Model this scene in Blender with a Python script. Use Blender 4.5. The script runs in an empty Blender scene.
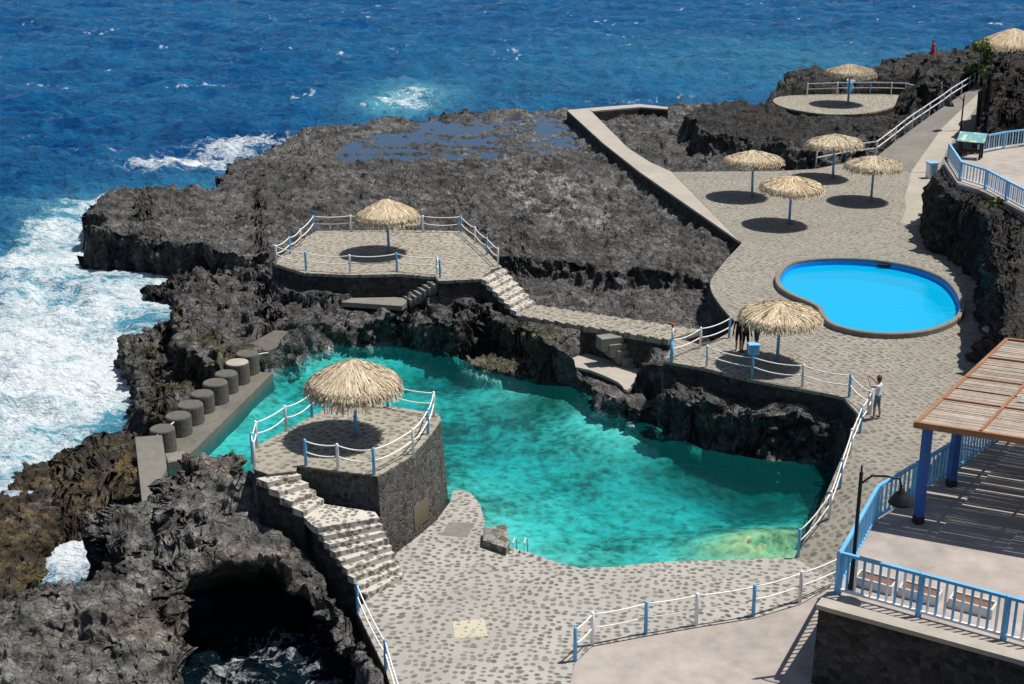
import bpy, bmesh, math, random
import numpy as np
from mathutils import Vector, Matrix
from mathutils.geometry import tessellate_polygon
random.seed(7); np.random.seed(7)
R = math.radians
SC = bpy.context.scene
COL = SC.collection

# ------------------------------------------------------------------ camera
CAM_H, PITCH, FPX = 23.5, R(19.0), 1400.0
cd = bpy.data.cameras.new('camera'); cam = bpy.data.objects.new('camera', cd); COL.objects.link(cam)
cam.location = (0, 0, CAM_H); cam.rotation_euler = (R(90) - PITCH, 0, 0)
cd.sensor_width = 36; cd.lens = FPX / 1024 * 36; cd.clip_start = 0.5; cd.clip_end = 20000
SC.camera = cam
SC.render.resolution_x = 1024; SC.render.resolution_y = 684

def P(px, py, z):
    """survey helper: the ground point at height z seen along a bearing of the survey photo"""
    r = (px - 512) / FPX; u = (342 - py) / FPX
    d = Vector((r, math.cos(PITCH) + u * math.sin(PITCH), -math.sin(PITCH) + u * math.cos(PITCH)))
    t = (z - CAM_H) / d.z
    return Vector((d.x * t, d.y * t, z))
def PL(pts, z=None):
    return [P(p[0], p[1], p[2] if len(p) > 2 else z) for p in pts]

# ------------------------------------------------------------------ light
SUN_EL, SUN_AZ = R(66), R(13)     # azimuth measured from +X towards +Y
D = Vector((math.cos(SUN_EL) * math.cos(SUN_AZ), math.cos(SUN_EL) * math.sin(SUN_AZ), math.sin(SUN_EL)))
sl = bpy.data.lights.new('sun', 'SUN'); sl.energy = 4.4; sl.angle = R(0.5); sl.color = (1, 0.965, 0.905)
so = bpy.data.objects.new('sun', sl); COL.objects.link(so); so.rotation_euler = D.to_track_quat('Z', 'Y').to_euler()
so.location = (30, 30, 80)
W = bpy.data.worlds.new('World'); SC.world = W; W.use_nodes = True
nt = W.node_tree; nt.nodes.clear()
wo = nt.nodes.new('ShaderNodeOutputWorld'); bg = nt.nodes.new('ShaderNodeBackground'); sk = nt.nodes.new('ShaderNodeTexSky')
sk.sky_type = 'NISHITA'; sk.sun_disc = False; sk.sun_elevation = SUN_EL; sk.sun_rotation = R(90) - SUN_AZ
bg.inputs['Strength'].default_value = 0.066
nt.links.new(sk.outputs[0], bg.inputs[0]); nt.links.new(bg.outputs[0], wo.inputs[0])
SC.view_settings.view_transform = 'Standard'; SC.view_settings.look = 'None'
SC.view_settings.exposure = 0.24; SC.view_settings.gamma = 1.0
SC.render.engine = 'CYCLES'
SC.cycles.use_denoising = True
SC.cycles.max_bounces = 8; SC.cycles.transparent_max_bounces = 12
SC.cycles.caustics_reflective = False; SC.cycles.caustics_refractive = False

# ------------------------------------------------------------------ materials
class NB:
    def __init__(s, name):
        s.m = bpy.data.materials.new(name); s.m.use_nodes = True; s.t = s.m.node_tree; s.t.nodes.clear()
        s.out = s.t.nodes.new('ShaderNodeOutputMaterial')
        s.tc = s.t.nodes.new('ShaderNodeTexCoord').outputs['Object']
    def n(s, ty, **kw):
        nd = s.t.nodes.new(ty)
        for k, v in kw.items():
            if k.startswith('_'): setattr(nd, k[1:], v)
            else:
                i = nd.inputs[int(k[1:])] if k[0] == 'i' and k[1:].isdigit() else nd.inputs[k.replace('__', ' ')]
                if hasattr(v, 'links') or isinstance(v, bpy.types.NodeSocket): s.t.links.new(v, i)
                else: i.default_value = v
        return nd
    def mapping(s, scale=(1, 1, 1), rot=(0, 0, 0), vec=None):
        return s.n('ShaderNodeMapping', Vector=vec if vec else s.tc, Scale=scale, Rotation=rot).outputs[0]
    def noise(s, scale, detail=4, rough=.55, vec=None, dist=0):
        return s.n('ShaderNodeTexNoise', Vector=vec if vec else s.tc, Scale=scale, Detail=detail, Roughness=rough, Distortion=dist).outputs['Fac']
    def vor(s, scale, vec=None, feature='F1', rand=1.0, out='Distance'):
        return s.n('ShaderNodeTexVoronoi', Vector=vec if vec else s.tc, Scale=scale, Randomness=rand, _feature=feature).outputs[out]
    def ramp(s, fac, stops):
        r = s.n('ShaderNodeValToRGB', Fac=fac); e = r.color_ramp.elements
        while len(e) > 1: e.remove(e[-1])
        for i, (p, c) in enumerate(stops):
            x = e[0] if i == 0 else e.new(p)
            x.position = p; x.color = (c, c, c, 1) if not hasattr(c, '__len__') else (*c, 1)
        return r.outputs['Color']
    def math(s, op, a, b=0.0, clamp=False):
        return s.n('ShaderNodeMath', _operation=op, i0=a, i1=b, _use_clamp=clamp).outputs[0]
    def mix(s, f, a, b, mode='MIX'):
        def c(v): return (*v, 1) if isinstance(v, tuple) and len(v) == 3 else v
        nd = s.n('ShaderNodeMix', _data_type='RGBA', _blend_type=mode)
        for i, v in ((0, f), (6, c(a)), (7, c(b))):
            if isinstance(v, bpy.types.NodeSocket): s.t.links.new(v, nd.inputs[i])
            else: nd.inputs[i].default_value = v
        return nd.outputs[2]
    def attr(s, name, out='Fac'):
        return s.n('ShaderNodeAttribute', _attribute_name=name).outputs[out]
    def bump(s, h, strength=.5, dist=.05, normal=None):
        k = dict(Height=h, Strength=strength, Distance=dist)
        if normal is not None: k['Normal'] = normal
        return s.n('ShaderNodeBump', **k).outputs[0]
    def bsdf(s, color, rough=.8, normal=None, spec=.3, metal=0.0, link=True):
        k = {'Roughness': rough, 'Metallic': metal}
        b = s.n('ShaderNodeBsdfPrincipled', **k)
        if isinstance(color, tuple): b.inputs['Base Color'].default_value = (*color, 1)
        else: s.t.links.new(color, b.inputs['Base Color'])
        b.inputs['Specular IOR Level'].default_value = spec
        if normal is not None: s.t.links.new(normal, b.inputs['Normal'])
        if link: s.t.links.new(b.outputs[0], s.out.inputs[0])
        return b

def mat_paint(name, col, rough=.45, wear=(.55, .55, .52), amt=.35):
    b = NB(name); n1 = b.noise(6, 6, .7); n2 = b.noise(1.3, 3)
    c = b.mix(b.ramp(n2, [(.3, .85), (.7, 1.05)]), (0, 0, 0), col, 'MIX')
    c = b.mix(b.ramp(n1, [(.62, 0.0), (.70, amt)]), c, wear)
    b.bsdf(c, rough, b.bump(n1, .15, .01)); return b.m
def mat_plain(name, col, rough=.7, var=.25, scale=4, bump=.3, bd=.02, spec=.3):
    b = NB(name); n = b.noise(scale, 6, .65); n2 = b.noise(scale * .13, 4, .6)
    c = b.mix(b.ramp(n, [(.25, 0.0), (.75, 1.0)]), tuple(x * (1 - var) for x in col), tuple(min(1, x * (1 + var)) for x in col))
    c = b.mix(.35, c, b.mix(b.ramp(n2, [(.35, 0.0), (.65, 1.0)]), tuple(x * (1 - var) for x in col), tuple(min(1, x * (1 + var)) for x in col)))
    b.bsdf(c, rough, b.bump(n, bump, bd), spec); return b.m

def mat_cobble(name, scale, mortar, stone, fill, aniso=(1, 1.5, 1), rot=0.2, patches=True, rand=.75, flat=True):
    b = NB(name)
    w = b.n('ShaderNodeVectorMath', _operation='ADD', i0=b.tc,
            i1=b.n('ShaderNodeVectorMath', _operation='SCALE', i0=b.n('ShaderNodeTexNoise', Vector=b.tc, Scale=.35, Detail=2.0).outputs['Color'], Scale=.9).outputs[0]).outputs[0]
    v = b.mapping((aniso[0], aniso[1], aniso[2]), (0, 0, rot), w)
    vn = b.n('ShaderNodeTexVoronoi', _voronoi_dimensions='2D' if flat else '3D', Vector=v, Scale=scale, Randomness=rand)
    dist = vn.outputs['Distance']; rnd = vn.outputs['Color']
    sep = b.n('ShaderNodeSeparateColor', Color=rnd).outputs
    big = b.noise(.22, 4, .6)
    edge = b.math('ADD', dist, b.math('MULTIPLY', b.math('SUBTRACT', b.noise(9, 3), .5), .16))
    # stone size differs from stone to stone and patch to patch
    lim = b.math('ADD', b.math('MULTIPLY', b.math('SUBTRACT', sep[1], .5), .16), b.math('MULTIPLY', b.math('SUBTRACT', big, .5), .10))
    edge = b.math('SUBTRACT', edge, lim)
    mask = b.ramp(edge, [(fill - .07, 1.0), (fill + .05, 0.0)])
    sc = b.mix(sep[0], tuple(x * .62 for x in stone), tuple(x * 1.45 for x in stone))
    fine = b.noise(14, 5, .7)
    mc = b.mix(fine, tuple(x * .8 for x in mortar), tuple(x * 1.15 for x in mortar))
    if patches:
        mc = b.mix(b.ramp(b.noise(.5, 5, .65), [(.42, 0.0), (.62, .75)]), mc, tuple(x * .76 for x in mortar))
    c = b.mix(mask, mc, sc)
    c = b.mix(b.ramp(big, [(.35, .3), (.6, 0.0)]), c, tuple((x + y) / 2.4 for x, y in zip(mortar, stone)))
    hgt = b.math('ADD', b.math('MULTIPLY', mask, .8), b.math('MULTIPLY', fine, .25))
    b.bsdf(c, .85, b.bump(hgt, .55, .03), .25); return b.m

def mat_wallstone(name, stone, mortar, scale=3.2, width=.045):
    b = NB(name)
    w = b.n('ShaderNodeVectorMath', _operation='ADD', i0=b.tc,
            i1=b.n('ShaderNodeVectorMath', _operation='SCALE', i0=b.n('ShaderNodeTexNoise', Vector=b.tc, Scale=2.0, Detail=3.0).outputs['Color'], Scale=.25).outputs[0]).outputs[0]
    v = b.mapping((1, 1, 1.25), vec=w)
    e = b.n('ShaderNodeTexVoronoi', Vector=v, Scale=scale, _feature='DISTANCE_TO_EDGE').outputs['Distance']
    cc = b.n('ShaderNodeSeparateColor', Color=b.n('ShaderNodeTexVoronoi', Vector=v, Scale=scale).outputs['Color']).outputs[0]
    fine = b.noise(11, 6, .7)
    m = b.ramp(e, [(width * .5, 0.0), (width * 1.8, 1.0)])
    sc = b.mix(cc, tuple(x * .45 for x in stone), tuple(x * 1.7 for x in stone))
    sc = b.mix(b.ramp(fine, [(.35, .5), (.65, 0.0)]), sc, (.012, .012, .013))
    mo = b.mix(b.noise(1.1, 3), tuple(x * .35 for x in mortar), tuple(x * 1.2 for x in mortar))
    c = b.mix(m, mo, sc)
    b.bsdf(c, .9, b.bump(b.math('ADD', b.math('MULTIPLY', m, .7), b.math('MULTIPLY', fine, .5)), .9, .07), .2); return b.m

M = {}
M['blue'] = mat_paint('blue_paint', (.15, .46, .78))
M['deepblue'] = mat_paint('deep_blue_paint', (.03, .10, .36))
M['lightblue'] = mat_paint('light_blue_paint', (.22, .55, .86))
M['white'] = mat_paint('white_paint', (.88, .88, .90), wear=(.5, .46, .42), amt=.2)
M['rope'] = mat_plain('rope', (.86, .84, .80), .9, .1, 30)
M['red'] = mat_plain('red_paint', (.62, .07, .04), .5)
M['cob_near'] = mat_cobble('cobble_near', 3.8, (.415, .392, .345), (.15, .142, .127), .315, (.92, 1.08, 1), .15, True, .72)
M['cob_stair'] = mat_cobble('cobble_stair', 4.6, (.56, .52, .45), (.17, .155, .135), .46, (1, 1.1, 1), .3, False, .8, False)
M['cob_pool'] = mat_cobble('cobble_pool', 4.1, (.325, .295, .245), (.165, .15, .125), .35, (.85, 1.1, 1), -.3, True, .55)
M['cob_plat'] = mat_cobble('cobble_platform', 3.2, (.36, .325, .26), (.165, .15, .12), .33, (1, 1.1, 1), .5)
M['concrete'] = mat_plain('concrete', (.21, .195, .168), .9, .3, 3, .35, .03)
M['concrete_pale'] = mat_plain('concrete_pale', (.37, .335, .28), .9, .22, 2.2, .3, .02)
M['concrete_pink'] = mat_plain('concrete_pink', (.36, .315, .28), .9, .34, 1.3, .25, .02)
M['concrete_dark'] = mat_plain('concrete_dark', (.115, .105, .09), .95, .35, 3.5, .6, .05)
M['wall'] = mat_wallstone('volcanic_masonry', (.115, .112, .105), (.20, .18, .15), 4.6, .06)
M['wall_dark_shaded'] = mat_wallstone('dark_shaded_masonry', (.055, .052, .05), (.075, .07, .065), 3.4, .05)  # dark stone, with the shade on unlit walls painted into its tone
M['black'] = mat_plain('black_metal', (.012, .012, .014), .4, .3, 8, .1)
M['wood_dark'] = mat_plain('dark_wood', (.035, .022, .014), .7, .4, 7)
M['wood_orange'] = mat_plain('varnished_wood', (.30, .145, .07), .6, .3, 6)
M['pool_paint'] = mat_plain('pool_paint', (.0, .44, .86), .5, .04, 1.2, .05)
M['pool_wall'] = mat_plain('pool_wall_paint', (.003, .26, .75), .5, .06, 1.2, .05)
M['skin'] = mat_plain('skin', (.45, .25, .17), .6, .1, 8)
M['hair_brown'] = mat_plain('hair_brown', (.12, .06, .03), .6, .3, 20)
M['shirt_white'] = mat_plain('white_cloth', (.72, .74, .78), .9, .08, 6)
M['shorts_blue'] = mat_plain('denim_cloth', (.13, .19, .30), .9, .2, 9)
M['cloth_black'] = mat_plain('black_cloth', (.015, .015, .018), .9, .2, 9)
M['cloth_red'] = mat_plain('red_cloth', (.70, .035, .03), .9, .1, 9)
M['cloth_grey'] = mat_plain('grey_cloth', (.10, .11, .13), .9, .2, 9)
M['shoe'] = mat_plain('shoe', (.05, .04, .035), .8, .2, 9)
M['planter'] = mat_plain('weathered_white', (.62, .59, .55), .9, .2, 7)
M['soil'] = mat_plain('dry_soil', (.22, .11, .06), .95, .5, 9, .6, .05)
M['plaque'] = mat_plain('plaque_bronze', (.15, .13, .085), .5, .15, 5, .1)
M['steel'] = mat_plain('steel', (.6, .6, .62), .25, .1, 5, .05)
M['slat_grey'] = mat_plain('weathered_reed', (.36, .295, .24), .85, .4, 9, .5, .02)

def mat_thatch():
    b = NB('dry_thatch'); a = b.attr('blade', 'Fac')
    c = b.ramp(a, [(0, (.20, .145, .085)), (.25, (.42, .335, .22)), (.6, (.64, .55, .40)), (1, (.84, .77, .61))])
    c = b.mix(b.ramp(b.noise(5, 5, .7), [(.35, .4), (.6, 0.0)]), c, (.34, .265, .17))
    rv = b.n('ShaderNodeObjectInfo').outputs['Random']; c = b.mix(1.0, c, b.ramp(rv, [(0, (.74, .72, .70)), (.5, (.95, .93, .90)), (1, (1.08, 1.0, .92))]), 'MULTIPLY')
    b.bsdf(c, .85, None, .2); return b.m
M['thatch'] = mat_thatch()
def mat_leaf():
    b = NB('leaf_green'); a = b.attr('blade', 'Fac')
    c = b.ramp(a, [(0, (.05, .085, .02)), (.5, (.13, .19, .045)), (1, (.26, .30, .09))])
    b.bsdf(c, .6, None, .3); return b.m
M['leaf'] = mat_leaf()

def mat_sign():
    b = NB('info_panel_print'); 
    n = b.noise(3.2, 3); c = b.ramp(n, [(.36, (.22, .50, .58)), (.46, (.12, .40, .48)), (.52, (.20, .42, .26)), (.60, (.62, .68, .62))])
    b.bsdf(c, .35, None, .5); return b.m
M['sign'] = mat_sign()

def mat_rock():
    b = NB('lava_rock')
    tint = b.attr('tint', 'Color')
    n1 = b.noise(1.6, 8, .68); n2 = b.noise(7, 8, .72); n3 = b.noise(.35, 5, .6)
    ve = b.n('ShaderNodeTexVoronoi', Vector=b.n('ShaderNodeVectorMath', _operation='ADD', i0=b.tc, i1=b.n('ShaderNodeVectorMath', _operation='SCALE', i0=b.n('ShaderNodeTexNoise', Vector=b.tc, Scale=1.5, Detail=4.0).outputs['Color'], Scale=.6).outputs[0]).outputs[0], Scale=2.1, _feature='DISTANCE_TO_EDGE').outputs['Distance']
    var = b.math('MULTIPLY', b.math('ADD', b.ramp(n1, [(.28, .25), (.5, .8), (.72, 2.1)]), b.ramp(n2, [(.32, .0), (.68, 1.0)])), .68)
    var = b.math('MULTIPLY', var, b.ramp(b.noise(.75, 7, .62, None, .4), [(.36, .38), (.5, .95), (.66, 1.45)]))
    c = b.mix(1.0, tint, var, 'MULTIPLY')
    c = b.mix(b.ramp(n3, [(.5, 0.0), (.75, .22)]), c, (.08, .068, .054))
    c = b.mix(b.ramp(ve, [(0.0, .45), (.035, 0.0)]), c, (.014, .013, .013))
    h = b.math('ADD', b.math('MULTIPLY', n2, .6), b.math('ADD', b.math('MULTIPLY', n1, .9), b.math('MULTIPLY', b.ramp(ve, [(0, 0.0), (.10, 1.0)]), .25)))
    vb = b.n('ShaderNodeTexVoronoi', Scale=2.6, _feature='SMOOTH_F1', Vector=b.n('ShaderNodeVectorMath', _operation='ADD', i0=b.tc, i1=b.n('ShaderNodeVectorMath', _operation='SCALE', i0=b.n('ShaderNodeTexNoise', Vector=b.tc, Scale=3.0, Detail=5.0).outputs['Color'], Scale=.45).outputs[0]).outputs[0]).outputs['Distance']
    h = b.math('SUBTRACT', h, b.math('MULTIPLY', vb, 1.5))
    c = b.mix(b.ramp(vb, [(.42, 0.0), (.66, .5)]), c, (.026, .025, .024))
    nb = b.bump(h, 1.0, .32)
    b.bsdf(c, .85, nb, .3); return b.m
M['rock'] = mat_rock()

def mat_sea():
    b = NB('sea_water')
    foam = b.attr('foam'); sh = b.attr('shallow')
    vs = b.mapping((1, 1.6, 1), (0, 0, .25))
    n1 = b.noise(.34, 7, .58, vs, 1.6); n2 = b.noise(1.7, 5, .6, vs, 1.2)
    w1 = b.noise(.45, 8, .64, b.mapping((.6, 1.5, 1), (0, 0, -.15))); w2 = b.noise(1.5, 6, .66, b.mapping((.8, 1.4, 1), (0, 0, .2)))
    deep = b.mix(b.ramp(b.noise(.035, 4, .6), [(.35, 0.0), (.65, 1.0)]), (.0014, .045, .165), (.0024, .07, .225))
    deep = b.mix(b.ramp(w1, [(.42, 0.0), (.68, .75)]), deep, (.008, .145, .34))  # bright crest highlights painted into the water colour
    body = b.mix(sh, deep, (.13, .48, .57)); body = b.mix(b.attr('cave_tone'), body, (.003, .011, .018))  # colour turns near black around the cave opening
    # veins of foam: bright where the broken noise folds
    ridge = b.math('SUBTRACT', 1.0, b.math('MULTIPLY', b.math('ABSOLUTE', b.math('SUBTRACT', n1, .5)), 5.5), True)
    ridge2 = b.math('SUBTRACT', 1.0, b.math('MULTIPLY', b.math('ABSOLUTE', b.math('SUBTRACT', n2, .5)), 6.0), True)
    lace = b.math('ADD', b.math('MULTIPLY', ridge, .55), b.math('MULTIPLY', ridge2, .38))
    lace = b.math('ADD', lace, b.math('MULTIPLY', b.math('SUBTRACT', b.noise(.28, 5, .6), .5), .9))
    f = b.math('ADD', b.math('MULTIPLY', foam, 1.25), b.math('SUBTRACT', b.math('MULTIPLY', lace, 1.2), 1.06))
    fm = b.ramp(f, [(.12, 0.0), (.34, .45), (.85, .97)])
    fm = b.math('MULTIPLY', fm, b.ramp(foam, [(0.02, 0.0), (.12, 1.0)]))
    hb = b.math('ADD', w1, b.math('MULTIPLY', w2, .8))
    nb = b.bump(hb, 1.0, .8)
    nb = b.bump(fm, .35, .12, nb)
    wat = b.bsdf(body, .09, nb, .22, link=False); wat.inputs['IOR'].default_value = 1.33
    fo = b.bsdf((.80, .85, .88), .85, nb, .2, link=False)
    mx = b.n('ShaderNodeMixShader', Fac=fm, i1=wat.outputs[0], i2=fo.outputs[0])
    b.t.links.new(mx.outputs[0], b.out.inputs[0]); return b.m
M['sea'] = mat_sea()

def mat_clear(name, absorb, dens, bscale=2.0, bstr=.25, tint=(1, 1, 1), veil=None, vf=0.0):
    b = NB(name)
    n = b.noise(bscale, 4, .55, b.mapping((1, 1.3, 1), (0, 0, .4))); nrm = b.bump(n, bstr, .12)
    fr = b.n('ShaderNodeFresnel', IOR=1.33, Normal=nrm).outputs[0]
    tr = b.n('ShaderNodeBsdfTransparent', Color=(*tint, 1)); gl = b.n('ShaderNodeBsdfGlossy', Color=(1, 1, 1, 1), Roughness=.06, Normal=nrm)
    body = tr
    if veil:
        df = b.n('ShaderNodeBsdfDiffuse', Color=(*veil, 1), Normal=nrm); body = b.n('ShaderNodeMixShader', Fac=vf, i1=tr.outputs[0], i2=df.outputs[0])
    mx = b.n('ShaderNodeMixShader', Fac=fr, i1=body.outputs[0], i2=gl.outputs[0]); b.t.links.new(mx.outputs[0], b.out.inputs[0])
    if dens:
        va = b.n('ShaderNodeVolumeAbsorption', Color=(*absorb, 1), Density=dens); b.t.links.new(va.outputs[0], b.out.inputs[1])
    return b.m
M['cove_water'] = mat_clear('cove_water', (.03, .82, .86), 1.25, 2.2, .5, veil=(.012, .30, .30), vf=.09)
M['pool_water'] = mat_clear('pool_water', (.3, .9, .95), .10, 1.6, .10)
def mat_puddle():
    b = NB('rock_pool_water'); n = b.noise(1.2, 4); nrm = b.bump(n, .08, .05)
    b.bsdf((.012, .038, .09), .05, nrm, .5); return b.m
M['puddle'] = mat_puddle()
def mat_bed():
    b = NB('cove_bed')
    wv = b.n('ShaderNodeVectorMath', _operation='ADD', i0=b.tc, i1=b.n('ShaderNodeVectorMath', _operation='SCALE', i0=b.n('ShaderNodeTexNoise', Vector=b.tc, Scale=.8, Detail=4.0).outputs['Color'], Scale=1.6).outputs[0]).outputs[0]
    n = b.noise(.20, 6, .62, b.tc, .3); n2 = b.noise(2.3, 4, .6, b.tc, .2)
    c = b.ramp(b.math('ADD', b.math('MULTIPLY', n, .62), b.math('MULTIPLY', n2, .38)), [(.35, (.06, .07, .05)), (.425, (.20, .21, .15)), (.48, (.55, .53, .41)), (.58, (.92, .89, .76))])  # sand and stone tones, with the ripples' light mottling painted in
    v = b.n('ShaderNodeTexVoronoi', Vector=wv, Scale=1.9).outputs['Distance']
    c = b.mix(b.ramp(v, [(.15, .55), (.42, 0.0)]), c, (.16, .17, .11))
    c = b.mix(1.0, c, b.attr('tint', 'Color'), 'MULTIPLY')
    b.bsdf(c, .9, b.bump(n2, .4, .1)); return b.m
M['bed'] = mat_bed()

# ------------------------------------------------------------------ object helpers
ORIG = {}
def tag(o, label=None, cat=None, group=None, kind=None):
    if label: o['label'] = label
    if cat: o['category'] = cat
    if group: o['group'] = group
    if kind: o['kind'] = kind
    return o
def thing(name, label, cat, loc=(0, 0, 0), group=None, rz=0):
    o = bpy.data.objects.new(name, None); COL.objects.link(o); o.location = loc; o.rotation_euler = (0, 0, rz)
    o.empty_display_size = .3; ORIG[o] = Vector(loc); return tag(o, label, cat, group)
def copy_tree(o, parent=None):
    c = o.copy(); COL.objects.link(c)
    if parent: c.parent = parent
    for ch in list(o.children): copy_tree(ch, c)
    return c

class MB:
    def __init__(s): s.v = []; s.f = []; s.a = []
    def add(s, vs, fs, a=0.5):
        k = len(s.v); s.v += [tuple(x) for x in vs]; s.f += [tuple(i + k for i in f) for f in fs]; s.a += [a] * len(vs)
    def box(s, c, size, rz=0, bev=0.0, tilt=None):
        x, y, z = (q / 2 for q in size); b = min(bev, x * .9, y * .9, z * .9)
        vs = []
        if b > 0:
            for sz, i in ((-1, 1), (-1, 0), (1, 0), (1, 1)):
                for sx, sy in ((-1, -1), (1, -1), (1, 1), (-1, 1)):
                    zz = sz * z if i else sz * (z - b); k = b if i else 0
                    vs.append(Vector((sx * (x - k), sy * (y - k), zz)))
            fs = [(3, 2, 1, 0), (12, 13, 14, 15)]
            for l in range(3):
                for q in range(4): fs.append((l * 4 + q, l * 4 + (q + 1) % 4, l * 4 + 4 + (q + 1) % 4, l * 4 + 4 + q))
        else:
            for sz in (-1, 1):
                for sx, sy in ((-1, -1), (1, -1), (1, 1), (-1, 1)): vs.append(Vector((sx * x, sy * y, sz * z)))
            fs = [(3, 2, 1, 0), (4, 5, 6, 7)] + [(q, (q + 1) % 4, 4 + (q + 1) % 4, 4 + q) for q in range(4)]
        m = Matrix.Rotation(rz, 3, 'Z')
        if tilt is not None: m = tilt @ m if isinstance(tilt, Matrix) else m
        s.add([m @ v + Vector(c) for v in vs], fs)
    def beam(s, a, b, w, h, up=Vector((0, 0, 1))):
        a = Vector(a); b = Vector(b); d = (b - a); L = d.length; d.normalize()
        side = d.cross(up)
        if side.length < 1e-4: side = Vector((1, 0, 0))
        side.normalize(); u = side.cross(d)
        vs = [p + side * (sx * w / 2) + u * (sy * h / 2) for p in (a, b) for sx, sy in ((-1, -1), (1, -1), (1, 1), (-1, 1))]
        s.add(vs, [(0, 1, 2, 3), (7, 6, 5, 4)] + [(q, 4 + q, 4 + (q + 1) % 4, (q + 1) % 4) for q in range(4)])
    def tube(s, pts, rad, n=8, cap=True):
        pts = [Vector(p) for p in pts]; rr = rad if hasattr(rad, '__len__') else [rad] * len(pts)
        vs = []; 
        for i, p in enumerate(pts):
            d = (pts[min(i + 1, len(pts) - 1)] - pts[max(i - 1, 0)]).normalized()
            a = d.cross(Vector((0, 0, 1))) if abs(d.z) < .95 else d.cross(Vector((0, 1, 0)))
            a.normalize(); b = d.cross(a)
            for k in range(n):
                t = 2 * math.pi * k / n; vs.append(p + (a * math.cos(t) + b * math.sin(t)) * rr[i])
        fs = []
        for i in range(len(pts) - 1):
            for k in range(n): fs.append((i * n + k, i * n + (k + 1) % n, (i + 1) * n + (k + 1) % n, (i + 1) * n + k))
        if cap: fs += [tuple(range(n))[::-1], tuple((len(pts) - 1) * n + k for k in range(n))]
        s.add(vs, fs)
    def lathe(s, c, prof, n=24, jit=0.0):
        c = Vector(c); vs = []
        for r, z in prof:
            for k in range(n):
                t = 2 * math.pi * k / n; rr = r * (1 + random.uniform(-jit, jit)); vs.append(c + Vector((rr * math.cos(t), rr * math.sin(t), z)))
        fs = [(i * n + k, i * n + (k + 1) % n, (i + 1) * n + (k + 1) % n, (i + 1) * n + k) for i in range(len(prof) - 1) for k in range(n)]
        fs += [tuple(range(n))[::-1], tuple((len(prof) - 1) * n + k for k in range(n))]
        s.add(vs, fs)
    def prism(s, top, zbot, holes=None, top_face=True, batter=0.0, sides=True):
        """polygon (3-D points, any winding) with side walls down to zbot (number or list)"""
        top = [Vector(p) for p in top]
        A = sum(a.x * b.y - b.x * a.y for a, b in zip(top, top[1:] + top[:1]))
        if A < 0: top = top[::-1]
        if top_face:
            loops = [top] + [[Vector(p) for p in h] for h in (holes or [])]
            flat = [p for l in loops for p in l]
            tri = tessellate_polygon([[Vector((p.x, p.y, 0)) for p in l] for l in loops])
            fs = []
            for t in tri:
                a, b, c = (flat[i] for i in t)
                fs.append(tuple(t) if (b - a).cross(c - a).z > 0 else tuple(t)[::-1])
            s.add(flat, fs)
        if sides:
            n = len(top); cen = sum(top, Vector()) / n
            bot = []
            for p in top:
                o = (p - cen); o.z = 0; o.normalize(); q = p + o * batter; bot.append(Vector((q.x, q.y, zbot)))
            s.add(top + bot, [(i, n + i, n + (i + 1) % n, (i + 1) % n) for i in range(n)])
    def build(s, name, mat, parent=None, smooth=False, local=False, attr=False):
        me = bpy.data.meshes.new(name)
        o0 = Vector((0, 0, 0)) if (parent is None or local) else ORIG[parent]
        me.from_pydata([tuple(Vector(v) - o0) for v in s.v], [], s.f)
        me.materials.append(mat)
        if smooth: me.polygons.foreach_set('use_smooth', [True] * len(me.polygons))
        if attr:
            at = me.attributes.new('blade', 'FLOAT', 'POINT'); at.data.foreach_set('value', s.a)
        me.update()
        ob = bpy.data.objects.new(name, me); COL.objects.link(ob)
        if parent is not None:
            ob.parent = parent; ORIG[ob] = o0
        return ob
def smooth_poly(pts, sub=5, closed=True):
    out = []; n = len(pts); pts = [Vector(p) for p in pts]
    for i in range(n if closed else n - 1):
        p0, p1, p2, p3 = (pts[(i + k) % n] if closed else pts[max(0, min(n - 1, i + k))] for k in (-1, 0, 1, 2))
        for j in range(sub):
            t = j / sub
            out.append(.5 * ((2 * p1) + (p2 - p0) * t + (2 * p0 - 5 * p1 + 4 * p2 - p3) * t * t + (3 * p1 - p0 - 3 * p2 + p3) * t ** 3))
    if not closed: out.append(pts[-1])
    return out

# ------------------------------------------------------------------ numpy noise
def _h(ix, iy, iz, seed):
    h = (ix.astype(np.int64) * 374761393 + iy.astype(np.int64) * 668265263 + iz.astype(np.int64) * 2147483647 * 3 + seed * 974711) & 0xFFFFFFFF
    h = ((h ^ (h >> 13)) * 1274126177) & 0xFFFFFFFF
    h = ((h ^ (h >> 16)) * 2246822519) & 0xFFFFFFFF
    return (h ^ (h >> 15)).astype(np.float64) / 4294967295.0
def vnoise(x, y, z=None, seed=0):
    """value noise -1..1"""
    if z is None: z = np.zeros_like(x)
    xi, yi, zi = np.floor(x), np.floor(y), np.floor(z)
    fx, fy, fz = x - xi, y - yi, z - zi
    u, v, w = (t * t * t * (t * (t * 6 - 15) + 10) for t in (fx, fy, fz))
    r = 0
    flat = not np.any(fz)
    for dz in ((0,) if flat else (0, 1)):
        wz = 1.0 if flat else (w if dz else 1 - w)
        for dy in (0, 1):
            wy = v if dy else 1 - v
            for dx in (0, 1):
                r = r + _h(xi + dx, yi + dy, zi + dz, seed) * (u if dx else 1 - u) * wy * wz
    return r * 2 - 1
def fbm(x, y, z=None, oct=4, seed=0, gain=.5, ridged=False):
    a, s, tot, f = 1.0, 0, 0, 1.0
    for o in range(oct):
        n = vnoise(x * f + 17.3 * o, y * f - 9.1 * o, None if z is None else z * f + 3.7 * o, seed + o)
        if ridged: n = 1 - 2 * np.abs(n)
        s = s + a * n; tot += a; a *= gain; f *= 2.03
    return s / tot
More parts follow.
